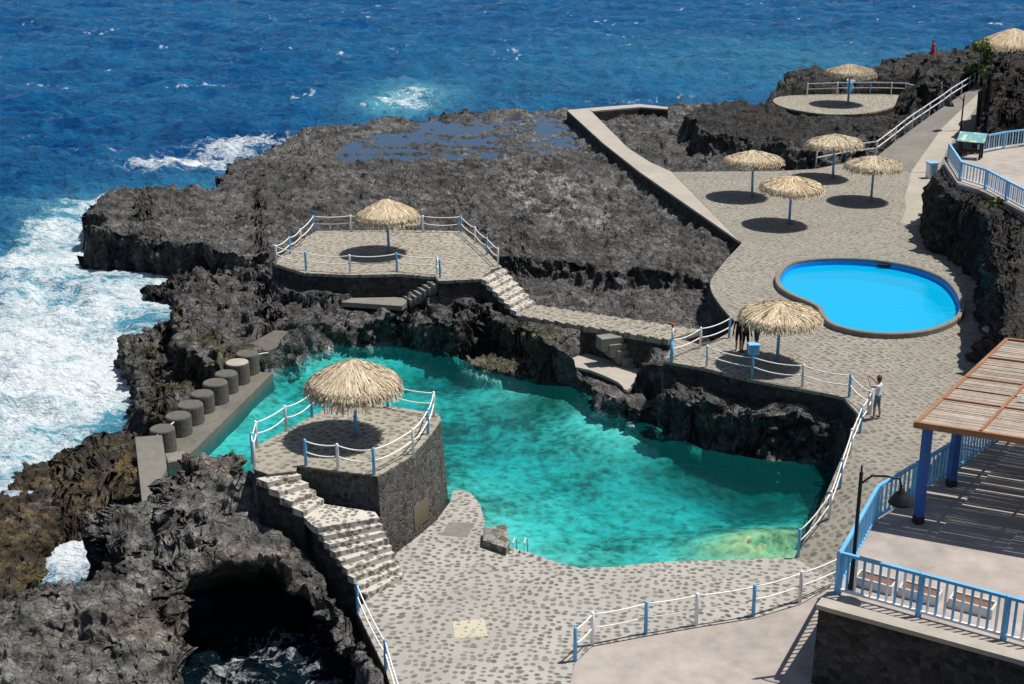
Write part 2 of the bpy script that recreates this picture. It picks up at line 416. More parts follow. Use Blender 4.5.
def worley(x, y, z, seed=0):
    xi, yi, zi = np.floor(x), np.floor(y), np.floor(z)
    f1 = np.full(x.shape, 9.0); f2 = np.full(x.shape, 9.0); idv = np.zeros(x.shape)
    for dz in (-1, 0, 1):
        for dy in (-1, 0, 1):
            for dx in (-1, 0, 1):
                a, b, c = xi + dx, yi + dy, zi + dz
                d = np.sqrt((a + _h(a, b, c, seed) - x) ** 2 + (b + _h(a, b, c, seed + 1) - y) ** 2 + (c + _h(a, b, c, seed + 2) - z) ** 2)
                m = d < f1
                f2 = np.where(m, f1, np.minimum(f2, d)); idv = np.where(m, _h(a, b, c, seed + 3), idv); f1 = np.where(m, d, f1)
    return f1, f2, idv
def sstep(a, b, x):
    t = np.clip((x - a) / (b - a), 0, 1); return t * t * (3 - 2 * t)

# signed distance rasters of plan polygons
RX0, RX1, RY0, RY1, RC = -62.0, 82.0, 26.0, 215.0, .2
rxs = np.arange(RX0, RX1, RC); rys = np.arange(RY0, RY1, RC)
def make_sdf(poly, pad=9.0):
    pts = np.array([(p[0], p[1]) for p in poly])
    x0, y0 = pts.min(0) - pad; x1, y1 = pts.max(0) + pad
    i0, i1 = np.clip(np.searchsorted(rxs, [x0, x1]), 0, len(rxs)); j0, j1 = np.clip(np.searchsorted(rys, [y0, y1]), 0, len(rys))
    out = np.full((len(rys), len(rxs)), pad, dtype=np.float32)
    if i1 <= i0 or j1 <= j0: return out
    X, Y = np.meshgrid(rxs[i0:i1], rys[j0:j1])
    d2 = np.full(X.shape, 1e9); ins = np.zeros(X.shape, bool)
    for a, b in zip(pts, np.roll(pts, -1, 0)):
        e = b - a; L = e @ e
        if L < 1e-9: continue
        t = np.clip(((X - a[0]) * e[0] + (Y - a[1]) * e[1]) / L, 0, 1)
        d2 = np.minimum(d2, (X - a[0] - t * e[0]) ** 2 + (Y - a[1] - t * e[1]) ** 2)
        if a[1] != b[1]:
            c = (a[1] > Y) != (b[1] > Y)
            ins ^= c & (X < (b[0] - a[0]) * (Y - a[1]) / (b[1] - a[1]) + a[0])
    out[j0:j1, i0:i1] = np.minimum(np.sqrt(d2), pad) * np.where(ins, -1, 1)
    return out
def samp(r, X, Y):
    fx = np.clip((X - RX0) / RC, 0, len(rxs) - 1.001); fy = np.clip((Y - RY0) / RC, 0, len(rys) - 1.001)
    i = fx.astype(int); j = fy.astype(int); u = fx - i; v = fy - j
    return (r[j, i] * (1 - u) + r[j, i + 1] * u) * (1 - v) + (r[j + 1, i] * (1 - u) + r[j + 1, i + 1] * u) * v

# ------------------------------------------------------------------ plan of the place (heights above the cove's water)
Z_SEA, Z_NEAR, Z_DECK, Z_NP, Z_MP, Z_LT, Z_UT, Z_FT = -1.3, .7, 3.0, 3.4, 3.2, 3.3, 6.5, 4.3
near_deck = PL([(404, 579), (391, 557), (417, 537), (436, 521), (450, 502), (453, 491), (463, 490), (472, 494), (480, 504), (485, 522), (482, 538), (508, 547), (531, 553), (557, 562), (580, 568), (610, 567), (659, 562), (740, 559), (796, 558),
                (835, 584), (800, 604), (753, 618), (697, 627), (645, 636), (592, 646), (575, 662), (566, 700), (560, 790), (420, 790), (386, 671), (357, 611), (366, 600)], Z_NEAR)
ramp = [P(796, 558, .7), P(806, 536, 1.15), P(816, 515, 1.55), P(832, 480, 2.2), P(845, 450, 2.68), P(858, 414, 3.0),
        P(1010, 420, 3.0), P(1030, 560, 2.2), P(960, 680, 1.3), P(835, 584, .7)]
pool_front = PL([(664, 361), (703, 368), (752, 380), (802, 389), (843, 397), (858, 414)], Z_DECK)
deck_left = PL([(735, 321), (721, 306), (710, 285), (721, 266), (742, 243)], Z_DECK)
deck_left_s = smooth_poly(deck_left, 4, False)
pool_deck = pool_front + PL([(1010, 420), (1060, 345), (1040, 230), (960, 200), (955, 150), (880, 156)], Z_DECK) + \
            PL([(815, 169), (780, 171), (672, 172), (690, 205)], Z_DECK)[:3] + deck_left_s[::-1] + PL([(728, 333), (705, 346), (676, 338)], Z_DECK)
walkway = PL([(742, 243), (690, 207), (640, 172), (603, 143), (567, 110), (588, 108), (628, 148), (650, 162), (672, 172)], 2.98)
seawall_far = PL([(588, 108), (640, 104), (668, 107), (668, 109), (640, 107), (592, 111)], 2.98)
path_up = [P(875, 158, 3.03), P(896, 141, 3.5), P(930, 116, 4.1), P(968, 90, 4.8), P(988, 76, 5.2), P(1010, 84, 5.2), P(985, 108, 4.7), P(968, 140, 3.9), P(985, 170, 3.2), P(960, 200, 3.02)]
far_terr = smooth_poly(PL([(773, 100), (790, 95.5), (860, 94), (906, 95), (917, 98), (909, 102), (874, 112), (840, 114.5), (811, 112.5), (783, 107)], Z_FT), 3)
mid_plat = PL([(272, 263), (298, 242), (316, 231), (390, 230), (462, 231), (484, 249), (502, 267), (492, 269), (481, 279), (439, 281), (435, 277), (401, 274), (351, 275), (304, 273)], Z_MP)
np_top = PL([(254, 469), (256, 446), (286, 430), (312, 416), (336, 403), (391, 406), (439, 414), (441, 420), (429, 437), (410, 457), (378, 476), (297, 466), (296, 471), (268, 474)], Z_NP)
low_terr = PL([(819, 604), (838, 575), (874, 522), (915, 497), (946, 478), (1003, 438), (1060, 400), (1240, 470), (1240, 740), (1003, 655)], Z_LT)
up_terr = PL([(944, 163), (958, 184), (984, 192), (1006, 203), (1060, 232), (1180, 250), (1180, 140), (1006, 146), (975, 153)], Z_UT)
low_conc = PL([(592, 647), (645, 637), (697, 628), (753, 619), (800, 605), (835, 585), (900, 620), (960, 690), (960, 800), (560, 800), (566, 701), (575, 663)], Z_NEAR + .01)
path_mid = [P(676, 338, 3.0), P(690, 330, 3.0), P(724, 326, 3.0)]
Z_RB = 2.1
ribL0, ribL1 = P(516, 315, Z_RB), P(668, 340, 2.98)
ribR0, ribR1 = P(535, 305, Z_RB), P(700, 330, 2.98)
landing_cove = PL([(564, 364), (584, 354), (610, 353), (640, 361), (641, 375), (627, 390), (618, 382), (590, 370)], 1.2)
slab_block = PL([(240, 349), (275, 330), (309, 333), (268, 351)], 1.3)
cove = PL([(182, 470), (206, 432), (236, 402), (262, 378), (296, 366), (318, 354), (345, 348), (400, 348), (440, 354), (466, 367), (520, 384), (560, 390), (590, 408), (640, 430), (680, 448), (740, 458), (800, 462), (845, 470),
           (850, 500), (815, 550), (790, 566), (700, 570), (570, 574), (505, 556), (470, 500), (440, 480), (400, 470), (300, 470), (230, 478)], .3)
EDG = dict(M=PL([(80, 210, 1.3), (100, 194, 1.3), (150, 182, 1.4), (205, 181, 1.7), (217, 176, 1.8), (222, 166, 1.85), (236, 155, 1.9), (255, 144), (290, 128), (320, 120), (350, 122), (420, 118), (440, 111), (500, 109.5), (567, 109), (600, 107), (680, 104), (800, 106), (960, 90), (1100, 60),
                 (1100, 420), (860, 420), (843, 400), (752, 386), (680, 374), (640, 362), (590, 350), (540, 338), (500, 320), (470, 304), (440, 300), (350, 296), (290, 292), (262, 272), (262, 247), (210, 238, 1.7), (150, 237, 1.4), (105, 232, 1.3)], 2.2),
           Mlow=PL([(505, 272), (555, 275), (620, 280), (690, 290), (705, 292), (735, 325), (700, 345), (600, 330), (520, 312)], 1.7),
           Mside=PL([(500, 275), (480, 290), (350, 292), (290, 290), (262, 262), (230, 250), (80, 215), (100, 185), (230, 150), (290, 125), (430, 115), (460, 200)], 2.2),
           N=PL([(168, 296), (186, 270), (226, 263), (276, 268), (330, 285), (430, 290), (470, 305), (470, 350), (440, 340), (345, 334), (318, 340), (290, 352), (262, 366), (225, 358), (182, 348), (172, 322)], 1.8),
           N2=PL([(119, 352), (136, 324), (166, 318), (200, 340), (262, 372), (236, 396), (206, 426), (182, 462), (150, 450), (158, 420), (137, 408), (150, 380)], .3),
           N3=PL([(150, 275), (180, 262), (260, 255), (270, 275), (190, 285), (165, 290)], 0.0),
           S=PL([(10, 476), (60, 452), (100, 426), (125, 422), (150, 440), (160, 470), (135, 500), (100, 522), (104, 540), (70, 552), (40, 570), (-60, 620), (-160, 640), (-160, 500)], -.4),
           B=PL([(100, 530), (134, 488), (160, 468), (190, 468), (246, 455), (262, 478), (300, 520), (340, 590), (360, 618), (392, 680), (420, 820), (-200, 820), (-160, 640), (-40, 610), (20, 602), (64, 586), (114, 558)], 2.2),
           PIT=PL([(188, 610), (206, 582), (240, 567), (292, 563), (326, 582), (341, 618), (350, 660), (352, 740), (192, 740), (198, 660)], 2.0),
           Wl=PL([(655, 370), (664, 402), (703, 412), (752, 424), (802, 434), (838, 444), (852, 430), (850, 405), (800, 395), (700, 372)], 1.8),
           L=PL([(560, 366), (584, 352), (640, 350), (665, 365), (664, 402), (640, 412), (610, 398), (585, 384)], 1.0),
           SLAB=PL([(462, 360), (500, 354), (545, 363), (566, 370), (552, 379), (500, 376), (474, 370)], .25),
           F1=PL([(684, 122), (702, 108), (740, 105), (790, 108), (840, 117), (880, 116), (905, 108), (925, 112), (895, 136), (850, 146), (800, 150), (760, 146), (730, 139), (700, 134)], 3.6),
           F2=PL([(772, 98), (786, 81), (812, 73), (840, 75), (834, 94), (800, 95)], 4.5),
           F3=PL([(858, 93), (882, 72), (905, 66), (930, 63), (975, 54), (1100, 40), (1100, 100), (968, 91), (930, 94), (905, 94)], 5.2),
           C1=PL([(946, 166), (960, 188), (985, 197), (1003, 214), (1014, 262), (1028, 335), (1090, 380), (1200, 350), (1200, 110), (1006, 130), (975, 146)], 6.5),
           C2=PL([(988, 82), (1010, 76), (1100, 60), (1100, 140), (1004, 140), (988, 122)], 7.5),
           PUD=PL([(330, 162), (345, 142), (385, 128), (430, 119), (565, 112), (590, 135), (575, 150), (540, 155), (470, 158), (400, 160)], 2.2),
           G=PL([(40, 575), (62, 552), (80, 535), (104, 522), (110, 548), (84, 562), (60, 576)], -1.0),
           PUD2=PL([(600, 113), (622, 113), (628, 119), (606, 119)], 2.6),
           DUST=PL([(500, 175), (560, 168), (620, 180), (660, 200), (640, 235), (580, 235), (520, 225), (480, 200)], 2.2),
           cove=cove)
DECKS = dict(near=near_deck, ramp=ramp, pool=pool_deck, walk=walkway, path=path_up, far=far_terr, mid=mid_plat, np=np_top, lt=low_terr, ut=up_terr, lc=low_conc)
SDF = {k: make_sdf(v) for k, v in {**EDG, **{'D_' + k: v for k, v in DECKS.items()}}.items()}
rib_poly = [ribL0, ribL1, ribR1, ribR0]
SDF['D_rib'] = make_sdf(rib_poly); SDF['D_land'] = make_sdf(landing_cove)
DZ = dict(near=Z_NEAR, pool=Z_DECK, walk=2.98, far=Z_FT, mid=Z_MP, np=Z_NP, lt=Z_LT, ut=Z_UT, lc=Z_NEAR, rib=2.3, land=1.2)

stair_lo = (P(312, 525, 2.5), P(366, 600, Z_NEAR), P(377, 516, 2.5), P(404, 579, Z_NEAR))
stair_up = (P(256, 478, 3.3), P(304, 517, 2.5), P(294, 472, 3.3), P(324, 504, 2.5))
SDF['D_st1'] = make_sdf([stair_lo[0], stair_lo[1], stair_lo[3], stair_lo[2]]); SDF['D_st2'] = make_sdf([stair_up[0], stair_up[1], stair_up[3], stair_up[2]])
MS0, MS1, MS2, MS3 = P(481, 279, Z_MP), P(516, 315, Z_RB), P(502, 268, Z_MP), P(535, 305, Z_RB)
SDF['D_st3'] = make_sdf([MS0, MS1, MS3, MS2])
SDF['D_ledge'] = make_sdf(PL([(341, 302), (352, 298), (408, 296), (402, 306)], 2.0)); SDF['D_block'] = make_sdf(slab_block)
SILL_A, SILL_B = P(168, 462, .52), P(262, 372, .52)
_d = (SILL_B - SILL_A).normalized(); _n = Vector((-_d.y, _d.x, 0)); sill_poly = [SILL_A - _n * .55, SILL_B - _n * .55, SILL_B + _n * .95, SILL_A + _n * .95]
SDF['D_sill'] = make_sdf(sill_poly)
DZ.update(st1=.6, st2=2.4, st3=2.2, ledge=2.0, block=1.3, sill=.75)

KID = make_sdf(PL([(780, 276), (805, 260), (876, 258), (939, 274), (962, 303), (946, 324), (897, 334), (833, 324), (821, 308), (782, 287)], Z_DECK))
def ground(X, Y, want_tint=False):
    wx = fbm(X * .40, Y * .40, oct=2, seed=5); wy = fbm(X * .40, Y * .40, oct=2, seed=25)
    Xw = X + 1.1 * wx; Yw = Y + 1.1 * wy
    s = lambda k, warp=True: samp(SDF[k], Xw if warp else X, Yw if warp else Y)
    big = fbm(X * .16, Y * .16, oct=3, seed=41); med = fbm(X * .7, Y * .7, oct=4, seed=61)
    rid = fbm(X * .38, Y * .38, oct=4, seed=71, ridged=True)
    h = np.full(X.shape, -3.2) + .3 * med
    def rock(d, top, width, floor, power=1.0):
        nonlocal h
        t = np.clip(1 - d / width, 0, 1) ** power
        t = t * t * (3 - 2 * t)
        h = np.maximum(h, np.where(d < width, floor + (top - floor) * t, -9))
    dM = s('M')
    topM = 2.25 + .35 * big + .28 * med + .25 * rid * sstep(0, 3, -dM) - .95 * sstep(-11, -21, X)
    low = sstep(.5, -.5, s('Mlow')); topM = topM * (1 - low) + (1.55 + .18 * med) * low
    # far part of the shelf lies flatter and holds water
    pud = sstep(1.2, -1.5, s('PUD', False)); topM = topM * (1 - pud) + (2.02 + .26 * med * 1.3 + .16 * big + .12 * rid) * pud
    ms = np.clip(-s('Mside', False) / 6, 0, 1)
    rock(dM, topM, .5, -3.2)
    rock(s('N3'), -.4 + .4 * med, 1.2, -3.2)
    rock(s('N'), 1.55 + .5 * med + .5 * rid + .3 * big, .8, -3.2)
    rock(s('N2'), .15 + .35 * med + .3 * rid, 1.3, -3.2)
    gul = 2 * sstep(.6, -.5, s('G', False))
    rock(s('S'), -.75 + .3 * med + .38 * rid - 1.2 * gul, 1.6, -3.2)
    dB = s('B')
    slopeB = np.clip((X + 9.0) * -.04, -.5, .5)
    topB = 2.15 + .45 * med + .45 * rid + .35 * big + slopeB
    # rock falls away towards the stair and the small lower paving
    topB = topB - 1.0 * sstep(2.2, 0, np.minimum(samp(SDF['D_st1'], X, Y), samp(SDF['D_st2'], X, Y))) - .7 * sstep(3.0, .4, samp(SDF['D_near'], X, Y))
    rock(dB, topB + .12 * big, .7, -3.2)
    rock(s('Wl'), 2.0 + .45 * med + .4 * rid, .4, -3.2)
    rock(s('L'), 1.0 + .3 * med, .6, -3.2)
    rock(s('F1'), 4.0 + .3 * med + .32 * rid, 1.2, 2.0)
    rock(s('F2'), 5.0 + .6 * med + .5 * rid, 2.2, -2)
    rock(s('F3'), 5.9 + .6 * med + .6 * rid, 3.0, -2)
    dC = samp(SDF['C1'], X + .3 * wx, Y + .3 * wy) - .75
    rock(dC, 6.3 + .2 * med, .8, 2.4)
    rock(s('C2'), 9.0 + .8 * med, 2.2, 3.5)
    dcv = s('cove', False) - .3 + .3 * med
    # bed of the cove
    bed = .3 - np.clip(.5 + .10 * (-dcv), .45, 1.05) + .06 * med + .22 * big
    for gx_, gy_, ga_, gs_ in ((770, 472, .75, 7), (700, 458, .5, 5), (450, 362, .6, 6), (300, 372, .3, 4)):
        g_ = P(gx_, gy_, .3); bed = bed - ga_ * np.exp(-((X - g_.x) ** 2 / 9 + (Y - g_.y) ** 2 / gs_))
    pxs = X - P(770, 545, 0).x; pys = Y - P(770, 545, 0).y
    shal = np.exp(-(pxs ** 2 / 10 + pys ** 2 / 4.5) ** 1.2)
    bed = bed * (1 - shal) + .14 * shal
    cm = sstep(.25, -.25, dcv); h = h * (1 - cm) + bed * cm
    ds = s('SLAB', False); h = np.where(ds < .5, np.maximum(h, .55 + .05 * med - np.clip(ds, 0, 9) * 3), h)
    # pits and paving
    dmin = np.full(X.shape, 9.0)
    for k in SDF:
        if not k.startswith('D_'): continue
        d = samp(SDF[k], X, Y); kk = k[2:]
        dd = np.where(dC < 2.0, 9.0, d) if kk in ('pool', 'ramp', 'path') else np.where(h < 5.6, 9.0, d) if kk == 'ut' else d
        dmin = np.minimum(dmin, dd)
        if kk == 'ramp': z = .3
        elif kk == 'path': z = 2.4
        else: z = DZ[kk] - .45
        if kk == 'rib': z = Z_RB - .4 + .85 * np.clip((X - ribL0.x) / (ribL1.x - ribL0.x), 0, 1)
        lim = z + np.clip(d, 0, 99) * 3.0 + np.where(d > .1, .5, 0)
        if kk in ('near', 'ramp'): lim = np.where((dcv < 0) & (d > 0), 9, lim)
        if kk == 'far': lim = np.where(d > .05, lim + .45, lim)
        if kk in ('rib', 'mid'): h = np.where((d < 1.6) & (h > z + .3), z + .3 + .15 * med, h)
        if kk in ('lt', 'ut', 'pool', 'far', 'mid', 'np', 'lc'): h = np.where((d < 0) & (dC > 2.2), np.clip(h, -1, z) if kk not in ('np',) else np.minimum(h, z), h)
        if kk in ('pool', 'ramp'): d = np.where(dC < 2.2, 9.0, d)
        if kk == 'pool': lim = np.where(samp(KID, X, Y) < .6, 1.2, lim)
        h = np.where(d < .5, np.minimum(h, lim), h)
    dp = samp(SDF['PIT'], X, Y) - .5 + .35 * fbm(X * .9, Y * .9, oct=3, seed=91)
    return h, dmin, dp, dcv, dict(shal=shal, big=big, med=med, rid=rid, dB=dB, dM=dM)

# sampling grid: denser on steep faces
NU, NV, NF = 860, 900, 1500
us = np.linspace(-.50, .50, NU)
yf = np.exp(np.linspace(math.log(31.0), math.log(205.0), NF))
def build_terrain():
    uc = us[::4]
    Uc, Yc = np.meshgrid(uc, yf); Xc = Uc * Yc
    h, dmin, dp, dcv, _ = ground(Xc, Yc)
    h = np.where(dp < 0, h - 3 * sstep(0, -1, dp), h)
    dy = np.diff(Yc, axis=0); dh = np.diff(h, axis=0)
    ds = np.sqrt((.33 * dy) ** 2 + (.9 * dh) ** 2) / Yc[1:]
    ds = ds + ds.mean() * .25
    k = np.exp(-np.linspace(-2, 2, 9) ** 2); k /= k.sum()
    dsp = np.pad(ds, ((0, 0), (4, 4)), mode='edge')
    ds = sum(k[i] * dsp[:, i:i + ds.shape[1]] for i in range(9))
    cum = np.vstack([np.zeros((1, ds.shape[1])), np.cumsum(ds, 0)]); cum /= cum[-1]
    tv = np.linspace(0, 1, NV)
    Yg = np.stack([np.interp(tv, cum[:, i], yf) for i in range(len(uc))], 1)
    # back to all columns
    ci = np.clip(np.arange(NU) / 4.0, 0, len(uc) - 1.001); i0 = ci.astype(int); w = ci - i0
    i1 = np.minimum(i0 + 1, len(uc) - 1)
    Y = Yg[:, i0] * (1 - w) + Yg[:, i1] * w
    X = us[None, :] * Y
    h, dmin, dp, dcv, q = ground(X, Y)
    Pn = np.stack([X, Y, h], -1)
    # cave under the near rock: the rim turns under and runs back below the roof
    a = np.gradient(Pn, axis=1); b = np.gradient(Pn, axis=0)
    nrm = np.cross(a, b); nrm /= np.linalg.norm(nrm, axis=-1, keepdims=True) + 1e-9
    nrm = np.where(nrm[..., 2:3] < 0, -nrm, nrm)
    x, y, z = Pn[..., 0], Pn[..., 1], Pn[..., 2]
    r1 = fbm(x * .9, y * .9, z * .9, oct=5, seed=101, gain=.56, ridged=True)
    f1, f2, idv = worley(x * .95 + .4 * r1, y * .95, z * 1.1, seed=7)
    g1, g2, idg = worley(x * 2.6, y * 2.6, z * 2.6, seed=17)
    r2 = fbm(x * 3.2, y * 3.2, z * 3.2, oct=3, seed=131, gain=.6)
    fine_ = 1 - .8 * sstep(.5, -1, q['dB'])
    bl1 = -fbm(x * .85, y * .85, z * .85, oct=2, seed=101, gain=.5, ridged=True)
    bl2 = -fbm(x * 2.1, y * 2.1, z * 2.1, oct=3, seed=141, gain=.55, ridged=True)
    c1 = np.minimum(1, (f2 - f1) * 2.6); c2 = np.minimum(1, (g2 - g1) * 2.8)
    flt = sstep(.55, .9, nrm[..., 2])
    disp = .22 * bl1 + (.17 + .08 * flt) * bl2 + .26 * (idv - .5) + .20 * (c1 - .7) + fine_ * (.20 * (idg - .5) + .16 * (c2 - .6) + .17 * r2)
    pud = sstep(1.0, -1.5, samp(SDF['PUD'], X, Y))
    amp = np.where((dcv < -.2) & (h < .1), .12, 1.0) * (1 - .5 * pud)
    flat = sstep(.55, .9, nrm[..., 2]); amp *= 1 - .3 * flat
    amp *= 1 - .35 * sstep(1, -1, samp(SDF['S'], X, Y))
    amp *= 1 + .1 * sstep(.2, -3, samp(SDF['F1'], X, Y)) 
    mk = sstep(.0, .8, dmin)
    amp *= 1 + .35 * (1 - flat)
    Pn = Pn + nrm * (disp * amp * mk)[..., None]
    # undercut
    dq = samp(SDF['PIT'], X, Y); gx = np.gradient(dq, axis=1); gy = np.gradient(dq, axis=0)
    dx1 = np.gradient(X, axis=1); dx0 = np.gradient(X, axis=0); dy0 = np.gradient(Y, axis=0); dy1 = np.gradient(Y, axis=1)
    det = dx1 * dy0 - dx0 * dy1
    GX = (gx * dy0 - gy * dy1) / det; GY = (-gx * dx0 + gy * dx1) / det
    L = np.hypot(GX, GY) + 1e-6; GX /= L; GY /= L
    t = np.clip(-dp, 0, 1.3) / 1.3
    inside = dp < 0
    fall = np.interp(t, [0, .12, .35, .7, 1], [0, .5, 1.3, 2.6, 6.0])
    back = np.interp(t, [0, .12, .35, .7, 1], [0, .1, 1.6, 3.6, 4.2]) * np.clip(.45 + .65 * GY - .2 * GX, .1, 1.1)
    Pn[..., 0] = np.where(inside, Pn[..., 0] + GX * back, Pn[..., 0])
    Pn[..., 1] = np.where(inside, Pn[..., 1] + GY * back, Pn[..., 1])
    Pn[..., 2] = np.where(inside, np.maximum(Pn[..., 2] - fall, -3.4), Pn[..., 2])
    # rock colours by place
    z = Pn[..., 2]
    n1 = fbm(x * .25, y * .25, oct=5, seed=201); n2 = fbm(x * 1.1, y * 1.1, oct=4, seed=221)
    C = np.zeros(X.shape + (3,)); C[:] = (.155, .151, .145)
    def blend(m, c):
        nonlocal C
        m = np.clip(m, 0, 1)[..., None]; C = C * (1 - m) + np.array(c) * m
    farM = sstep(56, 85, Y) 
    blend(.55 * sstep(-.1, .5, n1), (.20, .192, .178))
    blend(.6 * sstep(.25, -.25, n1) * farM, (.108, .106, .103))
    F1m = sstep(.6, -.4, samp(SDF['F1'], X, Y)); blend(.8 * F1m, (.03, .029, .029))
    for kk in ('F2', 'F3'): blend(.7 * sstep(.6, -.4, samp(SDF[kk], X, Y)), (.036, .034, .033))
    dust = sstep(.5, -3, samp(SDF['DUST'], X, Y)); blend(dust * .9 * sstep(.0, .15, n2 + .4 * n1), (.38, .36, .33))
    blend(.6 * sstep(.36, .52, n2) * (z > 1) * sstep(80, 60, Y) , (.17, .155, .135))
    Bm = sstep(.8, -.8, q['dB']); blend(.75 * Bm, (.27, .257, .232)); blend(Bm * .7 * sstep(.05, .45, n1), (.27, .215, .165))
    Sm = sstep(.8, -.5, samp(SDF['S'], X, Y)); 
    blend(Sm * .95, (.12, .09, .05)); blend(Sm * sstep(-.05, .3, n2), (.27, .19, .075)); blend(Sm * .8 * sstep(.3, .5, fbm(x * .8, y * .8, oct=4, seed=231)), (.10, .05, .04))
    blend(Sm * sstep(.28, .45, fbm(x * 1.7, y * 1.7, oct=4, seed=233)), (.36, .32, .25))
    N2m = sstep(.8, -.3, samp(SDF['N2'], X, Y)); blend(N2m * .8 * sstep(-.25, .3, n2), (.095, .085, .03))
    Nm = sstep(.6, -.5, samp(SDF['N'], X, Y)) * sstep(1.0, .2, z); blend(Nm * .5 * sstep(0, .4, n2), (.11, .085, .05))
    blend(sstep(.8, -.2, samp(SDF['SLAB'], X, Y)), (.17, .16, .11))
    wet = sstep(.2, -.7, z) * (dcv > 0); blend(.5 * wet, (.028, .026, .022))
    for kk in ('C1', 'C2'): blend(.9 * sstep(2.5, 1.0, samp(SDF[kk], X, Y)), (.045, .041, .037))  # shade of these cliff faces painted in as darker rock colour
    # cove bed
    bedm = (dcv < .1)[..., None]; C = np.where(bedm & (z < .28)[..., None], 1.0, C)
    def bblend(m, c):
        nonlocal C
        m = (np.clip(m, 0, 1) * (dcv < .1) * (z < .28))[..., None]; C = C * (1 - m) + np.array(c) * m
    bblend(.9 * sstep(.15, .95, q['shal'] + .25 * n2), (.85, .72, .36))
    for gx_, gy_, sx_, sy_ in ((770, 470, 14, 4), (700, 455, 9, 4), (830, 480, 5, 4), (450, 360, 7, 5), (540, 392, 6, 3)):  # dark rock patches; the cliff's dark reflection is painted in with them
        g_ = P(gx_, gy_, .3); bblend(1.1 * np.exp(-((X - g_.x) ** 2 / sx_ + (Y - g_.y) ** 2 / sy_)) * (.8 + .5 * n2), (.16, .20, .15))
    isbed = (dcv < -.15) & (z < .2)
    n = NU * NV
    idx = np.arange(n).reshape(NV, NU)
    quads = np.stack([idx[:-1, :-1], idx[:-1, 1:], idx[1:, 1:], idx[1:, :-1]], -1).reshape(-1, 4)
    bedq = isbed.reshape(-1)[quads].all(1) & (z.reshape(-1)[quads].max(1) < .28) & (np.ptp(h.reshape(-1)[quads], axis=1) < .4)
    sea = ((h.reshape(-1)[quads].max(1) < -2.4) & ~bedq & (dp.reshape(-1)[quads].min(1) > 1))
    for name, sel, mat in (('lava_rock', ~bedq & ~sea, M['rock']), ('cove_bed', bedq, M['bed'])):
        qd = quads[sel]; used = np.unique(qd); mp = np.full(n, -1); mp[used] = np.arange(len(used))
        me = bpy.data.meshes.new(name); vs = Pn.reshape(-1, 3)[used]
        me.vertices.add(len(used)); me.vertices.foreach_set('co', vs.ravel())
        me.loops.add(len(qd) * 4); me.loops.foreach_set('vertex_index', mp[qd].ravel())
        me.polygons.add(len(qd)); me.polygons.foreach_set('loop_start', np.arange(len(qd)) * 4); me.polygons.foreach_set('loop_total', np.full(len(qd), 4))
        me.polygons.foreach_set('use_smooth', np.full(len(qd), True))
        me.update(calc_edges=True)
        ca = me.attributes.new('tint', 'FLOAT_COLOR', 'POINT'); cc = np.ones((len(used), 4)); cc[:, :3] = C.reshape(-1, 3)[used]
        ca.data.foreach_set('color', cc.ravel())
        me.materials.append(mat)
        o = bpy.data.objects.new(name, me); COL.objects.link(o); tag(o, kind='structure')
build_terrain()

